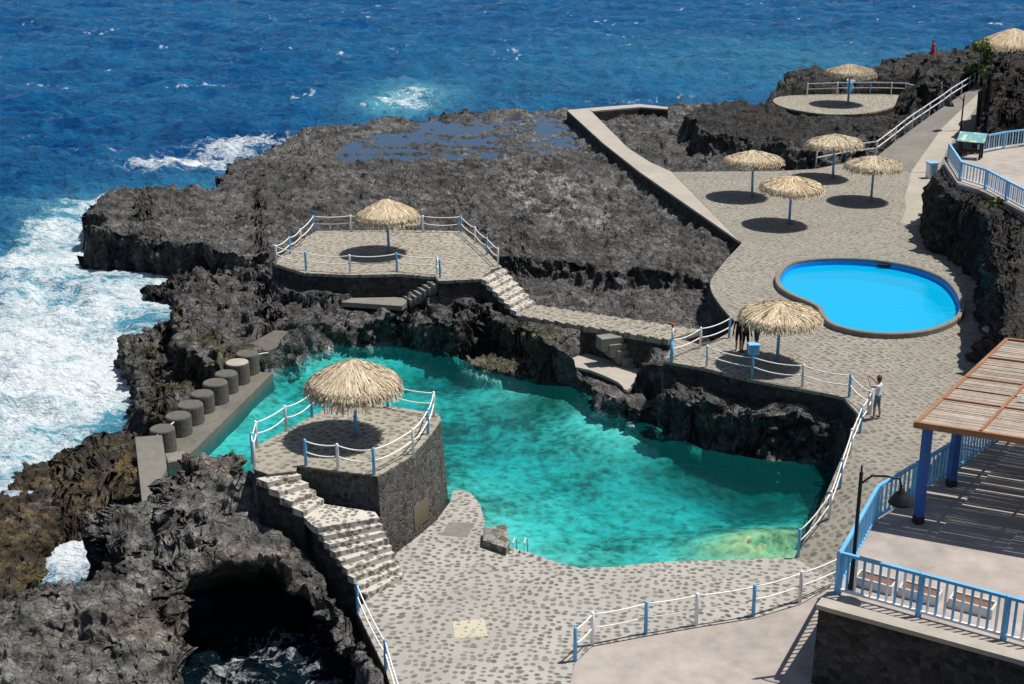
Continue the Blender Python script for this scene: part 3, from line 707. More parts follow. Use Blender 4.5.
# ------------------------------------------------------------------ sea
def build_sea():
    nu, nv = 560, 1000
    u = np.linspace(-.62, .62, nu)
    yy = np.concatenate([np.exp(np.linspace(math.log(28), math.log(330), nv - 80)), np.exp(np.linspace(math.log(332), math.log(9000), 80))])
    U, Y = np.meshgrid(u, yy); X = U * Y
    fade = 1 / (1 + (Y / 420) ** 2)
    # swell: crests run roughly across the view
    wx = fbm(X * .03, Y * .03, oct=3, seed=301) * 6
    sw = np.sin((Y * .42 + X * .10 + wx)) * .42 + np.sin((Y * .77 - X * .22 + wx * 1.3)) * .24
    ch = fbm(X * .30, Y * .55, oct=4, seed=311, ridged=True) * .80 + fbm(X * 1.1, Y * 1.6, oct=3, seed=321) * .34
    ra = lambda k: samp(SDF[k], X, Y)
    shore = np.minimum.reduce([ra(k) for k in ('M', 'N', 'N2', 'N3', 'S', 'F2', 'F3')])
    Z = Z_SEA + (sw + ch) * fade * (.35 + .65 * sstep(0, 6, shore))
    def blob(px, py, rx, ry, rot=0):
        c = P(px, py, Z_SEA); s1 = P(px + rx, py, Z_SEA); s2 = P(px, py - ry, Z_SEA)
        a = abs(s1.x - c.x); b = abs(s2.y - c.y)
        dx, dy = X - c.x, Y - c.y; cs, sn = math.cos(rot), math.sin(rot)
        return np.exp(-(((dx * cs + dy * sn) / a) ** 2 + ((-dx * sn + dy * cs) / b) ** 2))
    n = fbm(X * .12, Y * .12, oct=4, seed=331)
    wash = sum(blob(*a) for a in ((95, 255, 50, 35), (60, 330, 60, 60), (115, 370, 40, 50), (50, 430, 60, 40), (30, 250, 30, 30), (140, 290, 25, 20), (-40, 380, 70, 80)))
    foam = .80 * np.clip(wash, 0, 1) + .42 * n * np.clip(wash, 0, 1)
    foam += .95 * blob(190, 165, 66, 10, .35) + .75 * blob(240, 146, 40, 6, .3) + .5 * blob(95, 205, 50, 10, .4)
    foam += .46 * blob(408, 107, 28, 7) + .34 * blob(415, 97, 26, 7)
    foam += .55 * np.exp(-np.clip(shore, 0, 99) / 1.3) * sstep(-.35, .3, n + .2)
    foam += .75 * np.exp(-np.clip(ra('PIT') + .6, -4, 99) ** 2 / 2) * .38 + .25 * blob(60, 545, 60, 22)
    foam += .36 * blob(85, 545, 18, 14) + .45 * blob(175, 300, 20, 15)
    foam += .5 * blob(850, 83, 30, 5) + .30 * blob(640, 103, 60, 3)
    # scattered white caps on crests
    caps = fbm(X * .13, Y * .26, oct=2, seed=341); caps2 = fbm(X * .8, Y * 1.3, oct=3, seed=351, ridged=True)
    foam += .60 * sstep(.45, .66, caps) * sstep(.4, .7, caps2) * sstep(20, 60, Y)
    sh = .85 * np.clip(wash * 1.1, 0, 1) + 1.0 * blob(408, 103, 48, 15) + .6 * np.exp(-np.clip(shore, 0, 99) / 5) * sstep(.3, -.3, n - .1)
    sh += .45 * blob(90, 205, 90, 18) + .22 * blob(830, 62, 160, 26) + .14 * blob(600, 70, 220, 34)
    sh *= (.75 + .5 * n)
    Z += .12 * np.clip(foam, 0, 1) * fbm(X * 2.0, Y * 2.0, oct=3, seed=361)
    inland = (ra('cove') < 1.2) | (ra('D_near') < .3) | (ra('D_pool') < 0)
    idx = np.arange(nu * nv).reshape(nv, nu)
    q = np.stack([idx[:-1, :-1], idx[:-1, 1:], idx[1:, 1:], idx[1:, :-1]], -1).reshape(-1, 4)
    q = q[~inland.reshape(-1)[q].any(1)]
    me = bpy.data.meshes.new('sea'); me.vertices.add(nu * nv); me.vertices.foreach_set('co', np.stack([X, Y, Z], -1).ravel())
    me.loops.add(len(q) * 4); me.loops.foreach_set('vertex_index', q.ravel())
    me.polygons.add(len(q)); me.polygons.foreach_set('loop_start', np.arange(len(q)) * 4); me.polygons.foreach_set('loop_total', np.full(len(q), 4))
    me.polygons.foreach_set('use_smooth', np.full(len(q), True)); me.update(calc_edges=True)
    for nm, arr in (('foam', np.clip(foam, 0, 1.2)), ('shallow', np.clip(sh, 0, 1)), ('cave_tone', sstep(4.0, 2.0, ra('PIT')))):
        at = me.attributes.new(nm, 'FLOAT', 'POINT'); at.data.foreach_set('value', arr.ravel().astype(np.float32))
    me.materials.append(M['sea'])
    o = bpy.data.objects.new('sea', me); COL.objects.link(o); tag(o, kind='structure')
build_sea()

# cove water: a closed body from its surface to under the bed
def flat_water(name, poly, z, depth, mat):
    b = MB(); top = [Vector((p.x, p.y, z)) for p in poly]
    b.prism(top, z - depth); bot = [Vector((p.x, p.y, z - depth)) for p in top]
    tri = tessellate_polygon([bot]); b.add(bot, [tuple(t) if (bot[t[1]] - bot[t[0]]).cross(bot[t[2]] - bot[t[0]]).z < 0 else tuple(t)[::-1] for t in tri])
    o = b.build(name, mat); tag(o, kind='structure'); return o
ccx = sum((p.x for p in cove)) / len(cove); ccy = sum((p.y for p in cove)) / len(cove)
cove_big = []
for p in cove:
    d = Vector((p.x - ccx, p.y - ccy, 0)).normalized(); cove_big.append(p + d * .9)
flat_water('cove_water', cove_big, 0.3, 4.4, M['cove_water'])
def puddles():
    for k, z in (('PUD', 1.985),):
        b = MB(); top = [Vector((p.x, p.y, z)) for p in EDG[k]]
        tri = tessellate_polygon([top]); b.add(top, [tuple(t) if (top[t[1]] - top[t[0]]).cross(top[t[2]] - top[t[0]]).z > 0 else tuple(t)[::-1] for t in tri])
        tag(b.build('tide_pool_water', M['puddle']), kind='structure')
puddles()

# ------------------------------------------------------------------ paving
def paving(name, poly, zbot, mat, holes=None, kind='structure', side=None):
    b = MB(); b.prism(poly, zbot, holes, True, 0, False)
    lo = [Vector((p.x, p.y, p.z - .13)) for p in poly]; up = [Vector(p) for p in poly]; n_ = len(poly)
    b.add(up + lo, [(i, n_ + i, n_ + (i + 1) % n_, (i + 1) % n_) for i in range(n_)])
    o = b.build(name, mat)
    b = MB(); b.prism(lo, zbot, None, False); w = b.build(name.replace('_paving', '') + '_retaining_wall', side or M['wall_dark_shaded']); w['kind'] = 'structure'
    if kind: o['kind'] = kind
    return o
kid = smooth_poly(PL([(780, 276), (788, 265), (805, 260), (840, 258), (876, 260), (911, 266), (939, 276), (953, 288), (960, 303), (957, 314), (946, 322), (925, 329), (897, 332), (868, 331), (847, 327), (833, 322), (825, 313), (821, 306), (809, 300), (791, 292), (782, 285)], Z_DECK + .25), 3)
kc = sum(kid, Vector()) / len(kid)
def offset_loop(loop, d):
    out = []; n = len(loop)
    A = sum(a.x * b.y - b.x * a.y for a, b in zip(loop, loop[1:] + loop[:1])); sg = 1 if A > 0 else -1
    for i, p in enumerate(loop):
        t = loop[(i + 1) % n] - loop[i - 1]; nn = Vector((t.y, -t.x, 0)).normalized() * sg
        out.append(p + nn * d)
    return out
kid_out = offset_loop(kid, .24)
hole = [Vector((p.x, p.y, Z_DECK)) for p in offset_loop(kid, .15)]
paving('pool_terrace_paving', pool_deck, -3.0, M['cob_pool'], [hole])
paving('lower_paving', near_deck, -3.0, M['cob_near'])
paving('ramp_paving', ramp, -3.0, M['cob_pool'])
paving('walkway', walkway, -1.5, M['concrete_pale'])
sta = [((875, 158), (911, 172), (936, 172), (990, 172), 3.02), ((896, 141), (925, 152), (946, 152), (980, 150), 3.5), ((930, 116), (942, 128), (960, 128), (988, 124), 4.1), ((968, 90), (965, 106), (979, 104), (994, 102), 4.8), ((985, 77), (986, 86), (996, 86), (1012, 84), 5.2)]
for nm_, mt_, cs_ in (('coast_path', M['concrete'], ((0, 1), (2, 3))), ('path_patch', M['concrete_pale'], ((1, 2),))):
    b = MB()
    for c0_, c1_ in cs_:
        for a_, e_ in zip(sta[:-1], sta[1:]):
            b.prism([P(*a_[c0_], a_[4]), P(*a_[c1_], a_[4]), P(*e_[c1_], e_[4]), P(*e_[c0_], e_[4])], 1.0)
    tag(b.build(nm_, mt_), kind='structure')
paving('seaward_walkway', seawall_far, 1.0, M['concrete_pale'])
paving('far_terrace_paving', far_terr, 1.5, M['cob_plat'])
paving('concrete_ramp_path', low_conc, -3.0, M['concrete_pink'])
# worn pale strip on the path
strip = MB()
strip_poly = PL([(911, 172.5), (909, 184), (905, 196), (906, 208), (901, 222), (912, 226), (924, 222), (926, 205), (931, 192), (936, 172.5)], Z_DECK + .006)
strip.prism(strip_poly, Z_DECK - .05); tag(strip.build('path_patch', M['concrete_pale']), kind='structure')

# swimming pool
pool = thing('swimming_pool', 'kidney shaped bright blue swimming pool set in the cobbled terrace', 'swimming pool', (kc.x, kc.y, Z_DECK))
b = MB(); n = len(kid)
dn = lambda l, z: [Vector((p.x, p.y, z)) for p in l]
ZW = Z_DECK - .12; ZB = ZW - .75
floor = dn(offset_loop(kid, -.15), ZB)
tri = tessellate_polygon([floor]); b.add(floor, [tuple(t) if (floor[t[1]] - floor[t[0]]).cross(floor[t[2]] - floor[t[0]]).z > 0 else tuple(t)[::-1] for t in tri])
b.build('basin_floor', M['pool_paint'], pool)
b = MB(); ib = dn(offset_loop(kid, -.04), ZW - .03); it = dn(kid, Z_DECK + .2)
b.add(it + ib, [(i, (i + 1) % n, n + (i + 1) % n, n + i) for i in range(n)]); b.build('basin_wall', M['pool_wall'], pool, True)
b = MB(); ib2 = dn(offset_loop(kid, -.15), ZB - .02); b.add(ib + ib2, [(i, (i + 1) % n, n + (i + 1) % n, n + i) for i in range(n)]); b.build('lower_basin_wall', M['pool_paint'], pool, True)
b = MB(); o1 = dn(kid_out, Z_DECK - .05); o2 = dn(kid_out, Z_DECK + .22); o3 = dn(offset_loop(kid, .21), Z_DECK + .26); i3 = dn(offset_loop(kid, .02), Z_DECK + .26); i2 = dn(offset_loop(kid, -.012), Z_DECK + .22); i1 = dn(offset_loop(kid, -.012), Z_DECK + .08)
L6 = [o1, o2, o3, i3, i2, i1]
b.add([p for l in L6 for p in l], [(a * n + i, a * n + (i + 1) % n, (a + 1) * n + (i + 1) % n, (a + 1) * n + i) for a in range(5) for i in range(n)])
b.build('coping', M['concrete'], pool)
sk_ = max((p for p in kid if abs(p.x - P(893, 264, Z_DECK).x) < .8), key=lambda p: p.y)
b = MB(); b.box((sk_.x, sk_.y - .06, Z_DECK + .02), (1.1, .1, .2), -.12, .02); b.build('skimmer', M['black'], pool)
b = MB(); tw = dn(offset_loop(kid, -.05), ZW)
tri = tessellate_polygon([tw]); b.add(tw, [tuple(t) if (tw[t[1]] - tw[t[0]]).cross(tw[t[2]] - tw[t[0]]).z > 0 else tuple(t)[::-1] for t in tri])
M['pool_surface'] = mat_clear('pool_surface', (1, 1, 1), 0, 1.6, .16, (.80, .95, .99), veil=(.001, .51, .86), vf=.66)
b.build('water_surface', M['pool_surface'], pool)

# small covers and marks in the lower paving
def inset(name, label, cat, pts, z, mat):
    b = MB(); b.prism(PL(pts, z), z - .1); o = b.build(name, mat); return tag(o, label, cat)
inset('paving_slab', 'pale square speckled slab let into the lower cobbled paving', 'slab', [(452, 621), (484, 619), (488, 636), (455, 639)], Z_NEAR + .012, mat_cobble('slab_speckle', 4, (.58, .53, .40), (.2, .18, .15), .2))
inset('paving_slab', 'plain grey concrete rectangle in the paving beside the stone platform wall', 'slab', [(449, 522), (475, 523), (467, 537), (441, 535)], Z_NEAR + .008, M['concrete'])

# ------------------------------------------------------------------ stone platform with umbrella over the cove
c0 = sum(np_top, Vector()) / len(np_top)
npf = thing('stone_platform', 'round volcanic stone lookout platform beside the cove with rope railing', 'platform', (c0.x, c0.y, 0))
b = MB(); b.prism(np_top, Z_NP - .05); b.build('paved_floor', M['cob_plat'], npf)
b = MB(); b.prism([Vector((p.x, p.y, Z_NP - .05)) for p in np_top], -.6, None, False, .30); b.build('wall', M['wall'], npf)
# curb along the edge
# plaque
pa, pb, pc, pd = P(413, 507, 2.35), P(428, 497, 2.35), P(428, 518, 1.35), P(413, 531, 1.35)
def wall_point(px, py):
    """hit of a view bearing with the platform wall"""
    best = None
    bot = []
    for p in np_top:
        o = (p - c0); o.z = 0; o.normalize(); bot.append(Vector((p.x + o.x * .30, p.y + o.y * .30, -.6)))
    C = Vector((0, 0, CAM_H)); d = (P(px, py, 0) - C).normalized()
    from mathutils.geometry import intersect_ray_tri
    m = len(np_top); tp = [Vector((p.x, p.y, Z_NP - .12)) for p in np_top]
    for i in range(m):
        j = (i + 1) % m
        for T in ((tp[i], tp[j], bot[j]), (tp[i], bot[j], bot[i])):
            h = intersect_ray_tri(T[0], T[1], T[2], d, C, True)
            if h is not None and (best is None or (h - C).length < (best - C).length): best = h
    return best
cs = [wall_point(*q) for q in ((413, 507), (427, 497), (428, 519), (414, 530))]
if all(c is not None for c in cs):
    nn = (cs[1] - cs[0]).cross(cs[3] - cs[0]).normalized()
    if nn.y > 0: nn = -nn
    b = MB(); fr = [c + nn * .035 for c in cs]; bk = [c - nn * .1 for c in cs]
    b.add(fr + bk, [(0, 1, 2, 3), (3, 2, 1, 0)] + [(i, (i + 1) % 4, 4 + (i + 1) % 4, 4 + i) for i in range(4)])
    b.f = [f for k, f in enumerate(b.f) if k != 1]
    tag(b.build('plaque', M['plaque'], npf), 'brass coloured plaque on the dark wall')

# staircase
def flight(b, L0, L1, R0, R1, n, zbot, body=None):
    for k in range(n):
        t0, t1 = k / n, (k + 1) / n
        z = L0.z + (L1.z - L0.z) * (k + 1) / (n + 0.0) if True else 0
        z = L0.z - (L0.z - L1.z) * (k + .0) / n
        a, c = L0.lerp(L1, t0), L0.lerp(L1, t1); d, e = R0.lerp(R1, t0), R0.lerp(R1, t1)
        poly = [Vector((q.x, q.y, z)) for q in (a, c, e, d)]
        j = random.uniform(-.012, .012)
        for q in poly: q.z += j
        b.prism(poly, z - .26)
        if body is not None:
            cc = sum(poly, Vector()) / 4; body.prism([Vector((cc.x + (q.x - cc.x) * .985, cc.y + (q.y - cc.y) * .985, z - .2)) for q in poly], zbot)
st = thing('staircase', 'winding cobbled stairs climbing from lower paving to the lookout platform', 'stairs', tuple(Vector((stair_lo[1].x, stair_lo[1].y, Z_NEAR))))
bd = MB(); b = MB(); flight(b, stair_up[0], stair_up[1], stair_up[2], stair_up[3], 4, -.5, bd); b.build('upper_flight', M['cob_stair'], st)
b = MB(); flight(b, *[stair_lo[i] for i in (0, 1, 2, 3)], 9, -.5, bd); bd.build('body', M['wall_dark_shaded'], st); b.build('lower_flight', M['cob_stair'], st)
b = MB(); b.prism(PL([(304, 517), (324, 504), (375, 512), (378, 516), (377, 516), (312, 525)][:4] + [(377, 516.6), (312, 525)], 2.5), 2.25); b.build('landing', M['cob_stair'], st); b = MB(); b.prism(PL([(305, 516.5), (324, 505), (374, 512.5), (376, 516), (313, 524)], 2.3), -.5); b.build('landing_body', M['wall_dark_shaded'], st)

# ------------------------------------------------------------------ middle platform, its stairs and the ribbed path
c1 = sum(mid_plat, Vector()) / len(mid_plat)
mp = thing('stone_platform', 'wide paved lookout platform on the black rock behind the cove', 'platform', (c1.x, c1.y, 0))
b = MB(); b.prism(mid_plat, Z_MP - .15); b.build('paved_floor', M['cob_plat'], mp)
b = MB(); b.prism([Vector((p.x, p.y, Z_MP - .15)) for p in mid_plat], 0.5, None, False, .12); b.build('wall', M['wall_dark_shaded'], mp)
ms = thing('staircase', 'pale straight steps leading down from the rear lookout platform', 'stairs', (MS1.x, MS1.y, 2.6))
bd = MB(); b = MB(); flight(b, MS0, MS1, MS2, MS3, 6, .5, bd); bd.build('body', M['wall_dark_shaded'], ms); b.build('flight', M['cob_stair'], ms)
b = MB(); nrib = 26
for k in range(nrib):
    t0, t1 = k / nrib, (k + 1) / nrib
    a, c, d, e = ribL0.lerp(ribL1, t0), ribL0.lerp(ribL1, t1), ribR0.lerp(ribR1, t0), ribR0.lerp(ribR1, t1)
    z = a.z + (.05 if k % 2 else 0)
    b.prism([Vector((q.x, q.y, z)) for q in (a, c, e, d)], z - .3)
tag(b.build('ribbed_path', M['cob_plat']), kind='structure')
b = MB(); b.prism([q - Vector((0, 0, .25)) for q in rib_poly], .3); tag(b.build('path_wall', M['wall_dark_shaded']), kind='structure')
# ledge and small steps on the front of that platform
lg = thing('stone_ledge', 'low stone ledge with small steps below the rear platform front', 'ledge', tuple(P(390, 305, 2.6)))
b = MB(); b.prism(PL([(341, 302), (352, 298), (400, 297), (408, 296), (406, 303), (402, 306)], 2.0), 1.75); b.build('bench_slab', M['concrete'], lg); b = MB(); b.prism(PL([(342, 302), (353, 298.3), (407, 296.5), (402, 305.5)], 1.8), -.5); b.build('bench_wall', M['wall_dark_shaded'], lg)
b = MB()
for k in range(6):
    q = P(410 + k * 4.6, 297 - k * 3.0, 2.1 + k * .17); b.box((q.x, q.y, q.z - .2), (.42, 1.0, .4), .5)
b.build('steps', M['concrete'], lg)
# landing by the water and its steps
ld = thing('bathing_landing', 'pale paved bathing landing at the foot of the dark cove wall', 'landing', tuple(P(610, 368, 1.2)))
b = MB(); b.prism(smooth_poly(landing_cove, 3), 1.05); b.build('paved_floor', M['concrete_pale'], ld)
b = MB(); b.prism([q - Vector((0, 0, .12)) for q in smooth_poly(landing_cove, 3)], -1.0, None, False); b.build('wall', M['wall_dark_shaded'], ld)
b = MB()
for k, (x_, y_) in enumerate([(637, 362), (632, 355), (626, 348), (618, 342), (610, 336)]):
    q = P(x_, y_, 1.35 + k * .3); b.box((q.x, q.y, q.z - .3), (1.1, .7, .6), .35)
b.build('steps', M['concrete'], ld)
# concrete block by the sea wall
bl = thing('concrete_jetty', 'dark flat concrete block at the inner end of sea wall', 'jetty', tuple(P(270, 345, 0)))
b = MB(); b.prism(slab_block, -.6); b.build('body', M['concrete_dark'], bl)

# sea wall with drum bollards
sw_ = thing('sea_wall', 'low concrete sill of the sea wall carrying the drum blocks', 'wall', tuple(P(215, 415, .2)))
b = MB(); poly = sill_poly
b.prism(poly, -2.5); b.build('sill', mat_plain('wet_concrete', (.14, .13, .108), .8, .35, 3, .5, .04), sw_)
drums = [(247, 353), (237, 362), (226, 373), (215, 382), (202, 393), (190, 404), (178, 415), (162, 428)]
dl = ['innermost short concrete drum beside the flat jetty block', 'pale topped concrete drum second from the jetty block', 'third concrete drum from the jetty block in the sea wall row', 'fourth concrete drum from the jetty with pale worn rim',
      'fourth concrete drum from the slanted wall end', 'third concrete drum from the slanted wall end of the row', 'second concrete drum from the slanted wall end', 'largest concrete drum standing against the slanted wall end']
tops = []
for (x_, y_), lab, hh in zip(drums, dl, (1.5, 1.5, 1.4, 1.45, 1.35, 1.35, 1.35, 1.5)):
    q = P(x_, y_, hh); tops.append(q)
    t = thing('concrete_drum', lab, 'concrete drum', (q.x, q.y, .3), 'concrete drums along the sea wall')
    b = MB(); r_ = .55 + random.uniform(-.03, .03); b.lathe((q.x, q.y, 0), [(r_ * .97, .2), (r_, .6), (r_ * .98, hh - .12), (r_ * .97, hh - .04), (r_ * .92, hh)], 22, .012)
    b.build('drum', M['concrete_dark'], t)
    b = MB(); b.lathe((q.x, q.y, 0), [(r_ * .9, hh), (r_ * .86, hh + .012), (r_ * .3, hh + .015)], 22, .02)
    b.build('top_face', M['concrete_pale'] if lab.startswith('pale') else M['concrete_dark'], t)
b = MB(); pts = [tops[0] + Vector((.9, .5, -.16))] + [q - Vector((0, 0, .16)) for q in tops] + [tops[-1] + (tops[-1] - tops[-2]) * .9 - Vector((0, 0, .16))]
for a, c in zip(pts[:-1], pts[1:]): b.tube([a, c], .035, 8)
tag(b.build('handrail', M['steel']), 'thin metal bar running through the row of concrete drums', 'handrail')
we = thing('concrete_wall_end', 'slanted grey concrete wall stub at the seaward end of drums', 'wall', tuple(P(150, 470, 0)))
b = MB()
W1, W2, W3, W4 = P(135, 437, 1.9), P(162, 435, 1.9), P(167, 468, 1.0), P(141, 487, 1.0)
nW = (W2 - W1).cross(W3 - W1); W4.z = W1.z - (nW.x * (W4.x - W1.x) + nW.y * (W4.y - W1.y)) / nW.z
b.prism([W1, W2, W3, W4], -2.0); b.build('body', M['concrete'], we)
b = MB(); q = P(176, 458, .6); b.box((q.x, q.y, .2), (.8, .9, 1.0), .4, .05); b.build('step_block', M['concrete'], we)

# low stone block and handrail at the bathing edge
sb = thing('stone_block', 'low masonry block on the paving edge over the cove', 'stone block', tuple(P(497, 540, .7)))
b = MB(); b.prism(PL([(484, 528), (506, 524), (510, 542), (506, 548), (483, 540)], .98), -1.5); b.build('body', mat_wallstone('pale_rubble', (.25, .235, .20), (.34, .31, .26)), sb)
b = MB(); q = P(513, 548, .8); 
for o_ in (0, .38):
    b.tube([q + Vector((o_, -.2, -.1)), q + Vector((o_, -.16, .28)), q + Vector((o_ + .06, .06, .36)), q + Vector((o_ + .12, .3, .2)), q + Vector((o_ + .15, .45, -.6))], .022, 8)
tag(b.build('pool_ladder', M['steel']), 'curved metal ladder rails entering the cove water', 'ladder')

# ------------------------------------------------------------------ umbrellas
def canopy_mb(seed, rad=1.75, apex=2.95, rim=2.12, n=1500, droop=.22):
    rng = random.Random(seed); b = MB()
    prof = lambda s: apex - (apex - rim) * (s ** 1.25)      # s = 0 top .. 1 rim
    # lining
    ns = 40; rows = [.02, .3, .6, .85, .97]
    vs = []
    for s in rows:
        for k in range(ns):
            t = 2 * math.pi * k / ns; vs.append((s * rad * math.cos(t), s * rad * math.sin(t), prof(s) - .05))
    b.add(vs, [(i * ns + k, i * ns + (k + 1) % ns, (i + 1) * ns + (k + 1) % ns, (i + 1) * ns + k) for i in range(len(rows) - 1) for k in range(ns)], .3)
    for i in range(n):
        th = rng.uniform(0, 2 * math.pi); lay = rng.random()
        s0 = (lay ** .55) * .86 if i % 7 else rng.uniform(.0, .1)
        ln = rng.uniform(.28, .5); s1 = min(s0 + ln, 1 + rng.uniform(.0, .10))
        tw = rng.gauss(0, .10) * (2.0 if s0 < .3 else 1); lift = rng.uniform(.0, .07) + .015
        w0 = rng.uniform(.012, .03); w1 = w0 * rng.uniform(.5, 1.1)
        shade = min(1, max(0, rng.gauss(.55, .24)))
        pts = []
        m = 4
        for k in range(m + 1):
            f = k / m; s = s0 + (s1 - s0) * f; a = th + tw * f
            z = prof(min(s, 1)) + lift * (1 - .3 * f) - max(0, s - .93) * droop * 14 * rng.uniform(.6, 1.1)
            if s > 1: s = 1 + (s - 1) * .7
            pts.append((Vector((s * rad * math.cos(a), s * rad * math.sin(a), z)), a, w0 + (w1 - w0) * f))
        vs = []
        for p, a, w in pts:
            t = Vector((-math.sin(a), math.cos(a), rng.uniform(-.5, .5))) * w; vs += [p - t, p + t]
        b.add(vs, [(2 * k, 2 * k + 1, 2 * k + 3, 2 * k + 2) for k in range(m)], shade)
    # hanging fringe
    for i in range(int(n * .42)):
        th = rng.uniform(0, 2 * math.pi); r0 = rad * rng.uniform(.93, 1.0); L = rng.uniform(.12, .34); w = rng.uniform(.012, .028)
        z = prof(r0 / rad) + .02
        o = Vector((math.cos(th), math.sin(th), 0)); t = Vector((-math.sin(th), math.cos(th), 0)) * w
        p0 = o * r0 + Vector((0, 0, z)); p1 = o * (r0 + .10 * rng.random()) + Vector((0, 0, z - L * .5)) + t * rng.uniform(-2, 2); p2 = p1 + o * rng.uniform(-.03, .05) + Vector((0, 0, -L * .5))
        b.add([p0 - t, p0 + t, p1 - t, p1 + t, p2 - t * .4, p2 + t * .4], [(0, 1, 3, 2), (2, 3, 5, 4)], min(1, max(0, rng.gauss(.45, .25))))
    return b
def make_umbrella(seed, flat):
    root = thing('thatched_umbrella', 'x', 'beach umbrella', (0, 0, 0), 'thatched parasols on the terraces')
    apex, rim = (2.95, 2.12) if not flat else (2.68, 2.2)
    b = MB(); b.tube([(0, 0, 0), (0, 0, apex - .1)], [.075, .06], 12); b.build('pole', M['blue'], root, True)
    b = MB(); b.box((0, 0, .04), (.3, .3, .08), .3, .02); b.build('base', M['concrete'], root)
    b = MB()
    for k in range(8):
        t = k * math.pi / 4; o = Vector((math.cos(t), math.sin(t), 0)); b.tube([o * .05 + Vector((0, 0, rim - .25)), o * 1.55 + Vector((0, 0, rim - .02))], .03, 6)
    b.build('rib_frame', M['wood_dark'], root)
    canopy_mb(seed, 1.75, apex, rim, 1900 if not flat else 1500, .24 if not flat else .16).build('canopy', M['thatch'], root, attr=True)
    return root
kinds = [make_umbrella(11, False), make_umbrella(23, True), make_umbrella(37, True), make_umbrella(53, True), make_umbrella(71, False)]
used = set()
um = [(356, 436, Z_NP, 0, 1.0, 'thick straw parasol on the stone platform jutting over the cove'),
      (389, 253, Z_MP, 4, 1.0, 'straw parasol alone on the rear platform above the black rock'),
      (777, 363, Z_DECK, 1, 1.0, 'straw parasol by the kidney pool with people standing under it'),
      (789, 224, Z_DECK, 2, 1.06, 'straw parasol nearest the pool among the four grouped together'),
      (752, 197, Z_DECK, 1, 1.1, 'straw parasol closest to the black lava beside the walkway'),
      (833, 178, Z_DECK, 2, 1.1, 'straw parasol by the white rail start, farthest of the four'),
      (871, 201, Z_DECK, 3, 1.06, 'straw parasol closest to the pale strip of the coast path'),
      (848, 104, Z_FT, 2, 1.2, 'distant straw parasol on the round far terrace by the sea')]
for i, (x_, y_, z_, kd, s_, lab) in enumerate(um):
    src = kinds[kd]
    o = src if kd not in used else copy_tree(src); used.add(kd)
    o.location = P(x_, y_, z_); o.rotation_euler = (random.gauss(0, .022), random.gauss(0, .022), random.uniform(0, 6)); o.scale = (s_, s_, s_); o['label'] = lab

# ------------------------------------------------------------------ rope railings
def post_mb(p, h, r=.055):
    b = MB(); p = Vector(p); b.lathe((p.x, p.y, p.z), [(r, -.15), (r, h - .03), (r * .75, h), (r * .2, h + .008)], 10); return b
def rope_rail(label, pts, h=1.0, sag=.10, closed_pairs=None, rail=False, r=.055, group='rope railings', start=0, gaps=()):
    t = thing('rope_railing' if not rail else 'post_and_rail_fence', label, 'railing' if not rail else 'fence', tuple(pts[0][0] if isinstance(pts[0][0], Vector) else pts[0]), group)
    P3 = []
    for i, q in enumerate(pts):
        p, c = (q if isinstance(q, tuple) and isinstance(q[0], Vector) else (q, 'b' if (i + start) % 2 else 'w'))
        P3.append(p); post_mb(p, h, r).build('post', M['blue'] if c == 'b' else M['white'], t, True)
    for fr in (.93, .52):
        b = MB()
        for i in range(len(P3) - 1):
            if i in gaps: continue
            a, c = P3[i] + Vector((0, 0, h * fr)), P3[i + 1] + Vector((0, 0, h * fr))
            if rail: b.beam(a, c, .05, .07)
            else:
                sg = sag * random.uniform(.6, 1.3)
                b.tube([a.lerp(c, k / 6) - Vector((0, 0, sg * 4 * (k / 6) * (1 - k / 6))) for k in range(7)], .024, 6)
        b.build('rope' if not rail else 'rail', M['rope'] if not rail else M['white'], t, not rail)
    return t
def pp(l, z): return [(P(x_, y_, zz[0] if zz else z), c) for (x_, y_, c, *zz) in l]
rope_rail('rope railing round the back and left of the rear lookout platform', pp([(276, 263, 'w'), (290, 254, 'b'), (301, 246, 'w'), (314, 232, 'b'), (351, 231.5, 'w'), (387, 231.5, 'b'), (423, 232, 'w'), (461, 232.5, 'b'), (475, 244, 'w'), (487, 255, 'b'), (498, 266, 'w')], Z_MP))
rope_rail('rope railing along the front edge of the rear lookout platform', pp([(276.5, 263.5, 'w'), (306, 270, 'b'), (350, 273, 'w'), (397, 271, 'b'), (437, 274.5, 'w'), (440, 278, 'b')], Z_MP))
rope_rail('rope railing round the seaward side of the near stone platform', pp([(254.5, 467, 'w'), (252.8, 459, 'b'), (257, 446.5, 'w'), (286, 430.5, 'w'), (312, 416.5, 'b'), (337, 404.5, 'w'), (388, 407, 'b'), (434, 416, 'w'), (428, 434, 'b'), (413, 454, 'w'), (374, 474.5, 'b'), (338, 470, 'w'), (306, 465.5, 'b')], Z_NP))
rope_rail('short rope railing where the ribbed path meets the pool terrace', pp([(671, 360, 'b'), (700, 348.5, 'w'), (729, 338, 'b')], Z_DECK))
rope_rail('rope railing along the terrace edge above the dark cove wall', pp([(706.5, 367, 'w'), (752, 378.5, 'b'), (802, 387, 'w'), (849, 397, 'b'), (868, 414, 'w')], Z_DECK))
rope_rail('rope railing descending the cobbled ramp beside the cove', [(P(870, 414, 3.0), 'w'), (P(860, 431, 2.9), 'b'), (P(850, 455, 2.62), 'w'), (P(840, 486, 2.2), 'b'), (P(829, 518, 1.6), 'w'), (P(798, 556, .75), 'b')], 1.05)
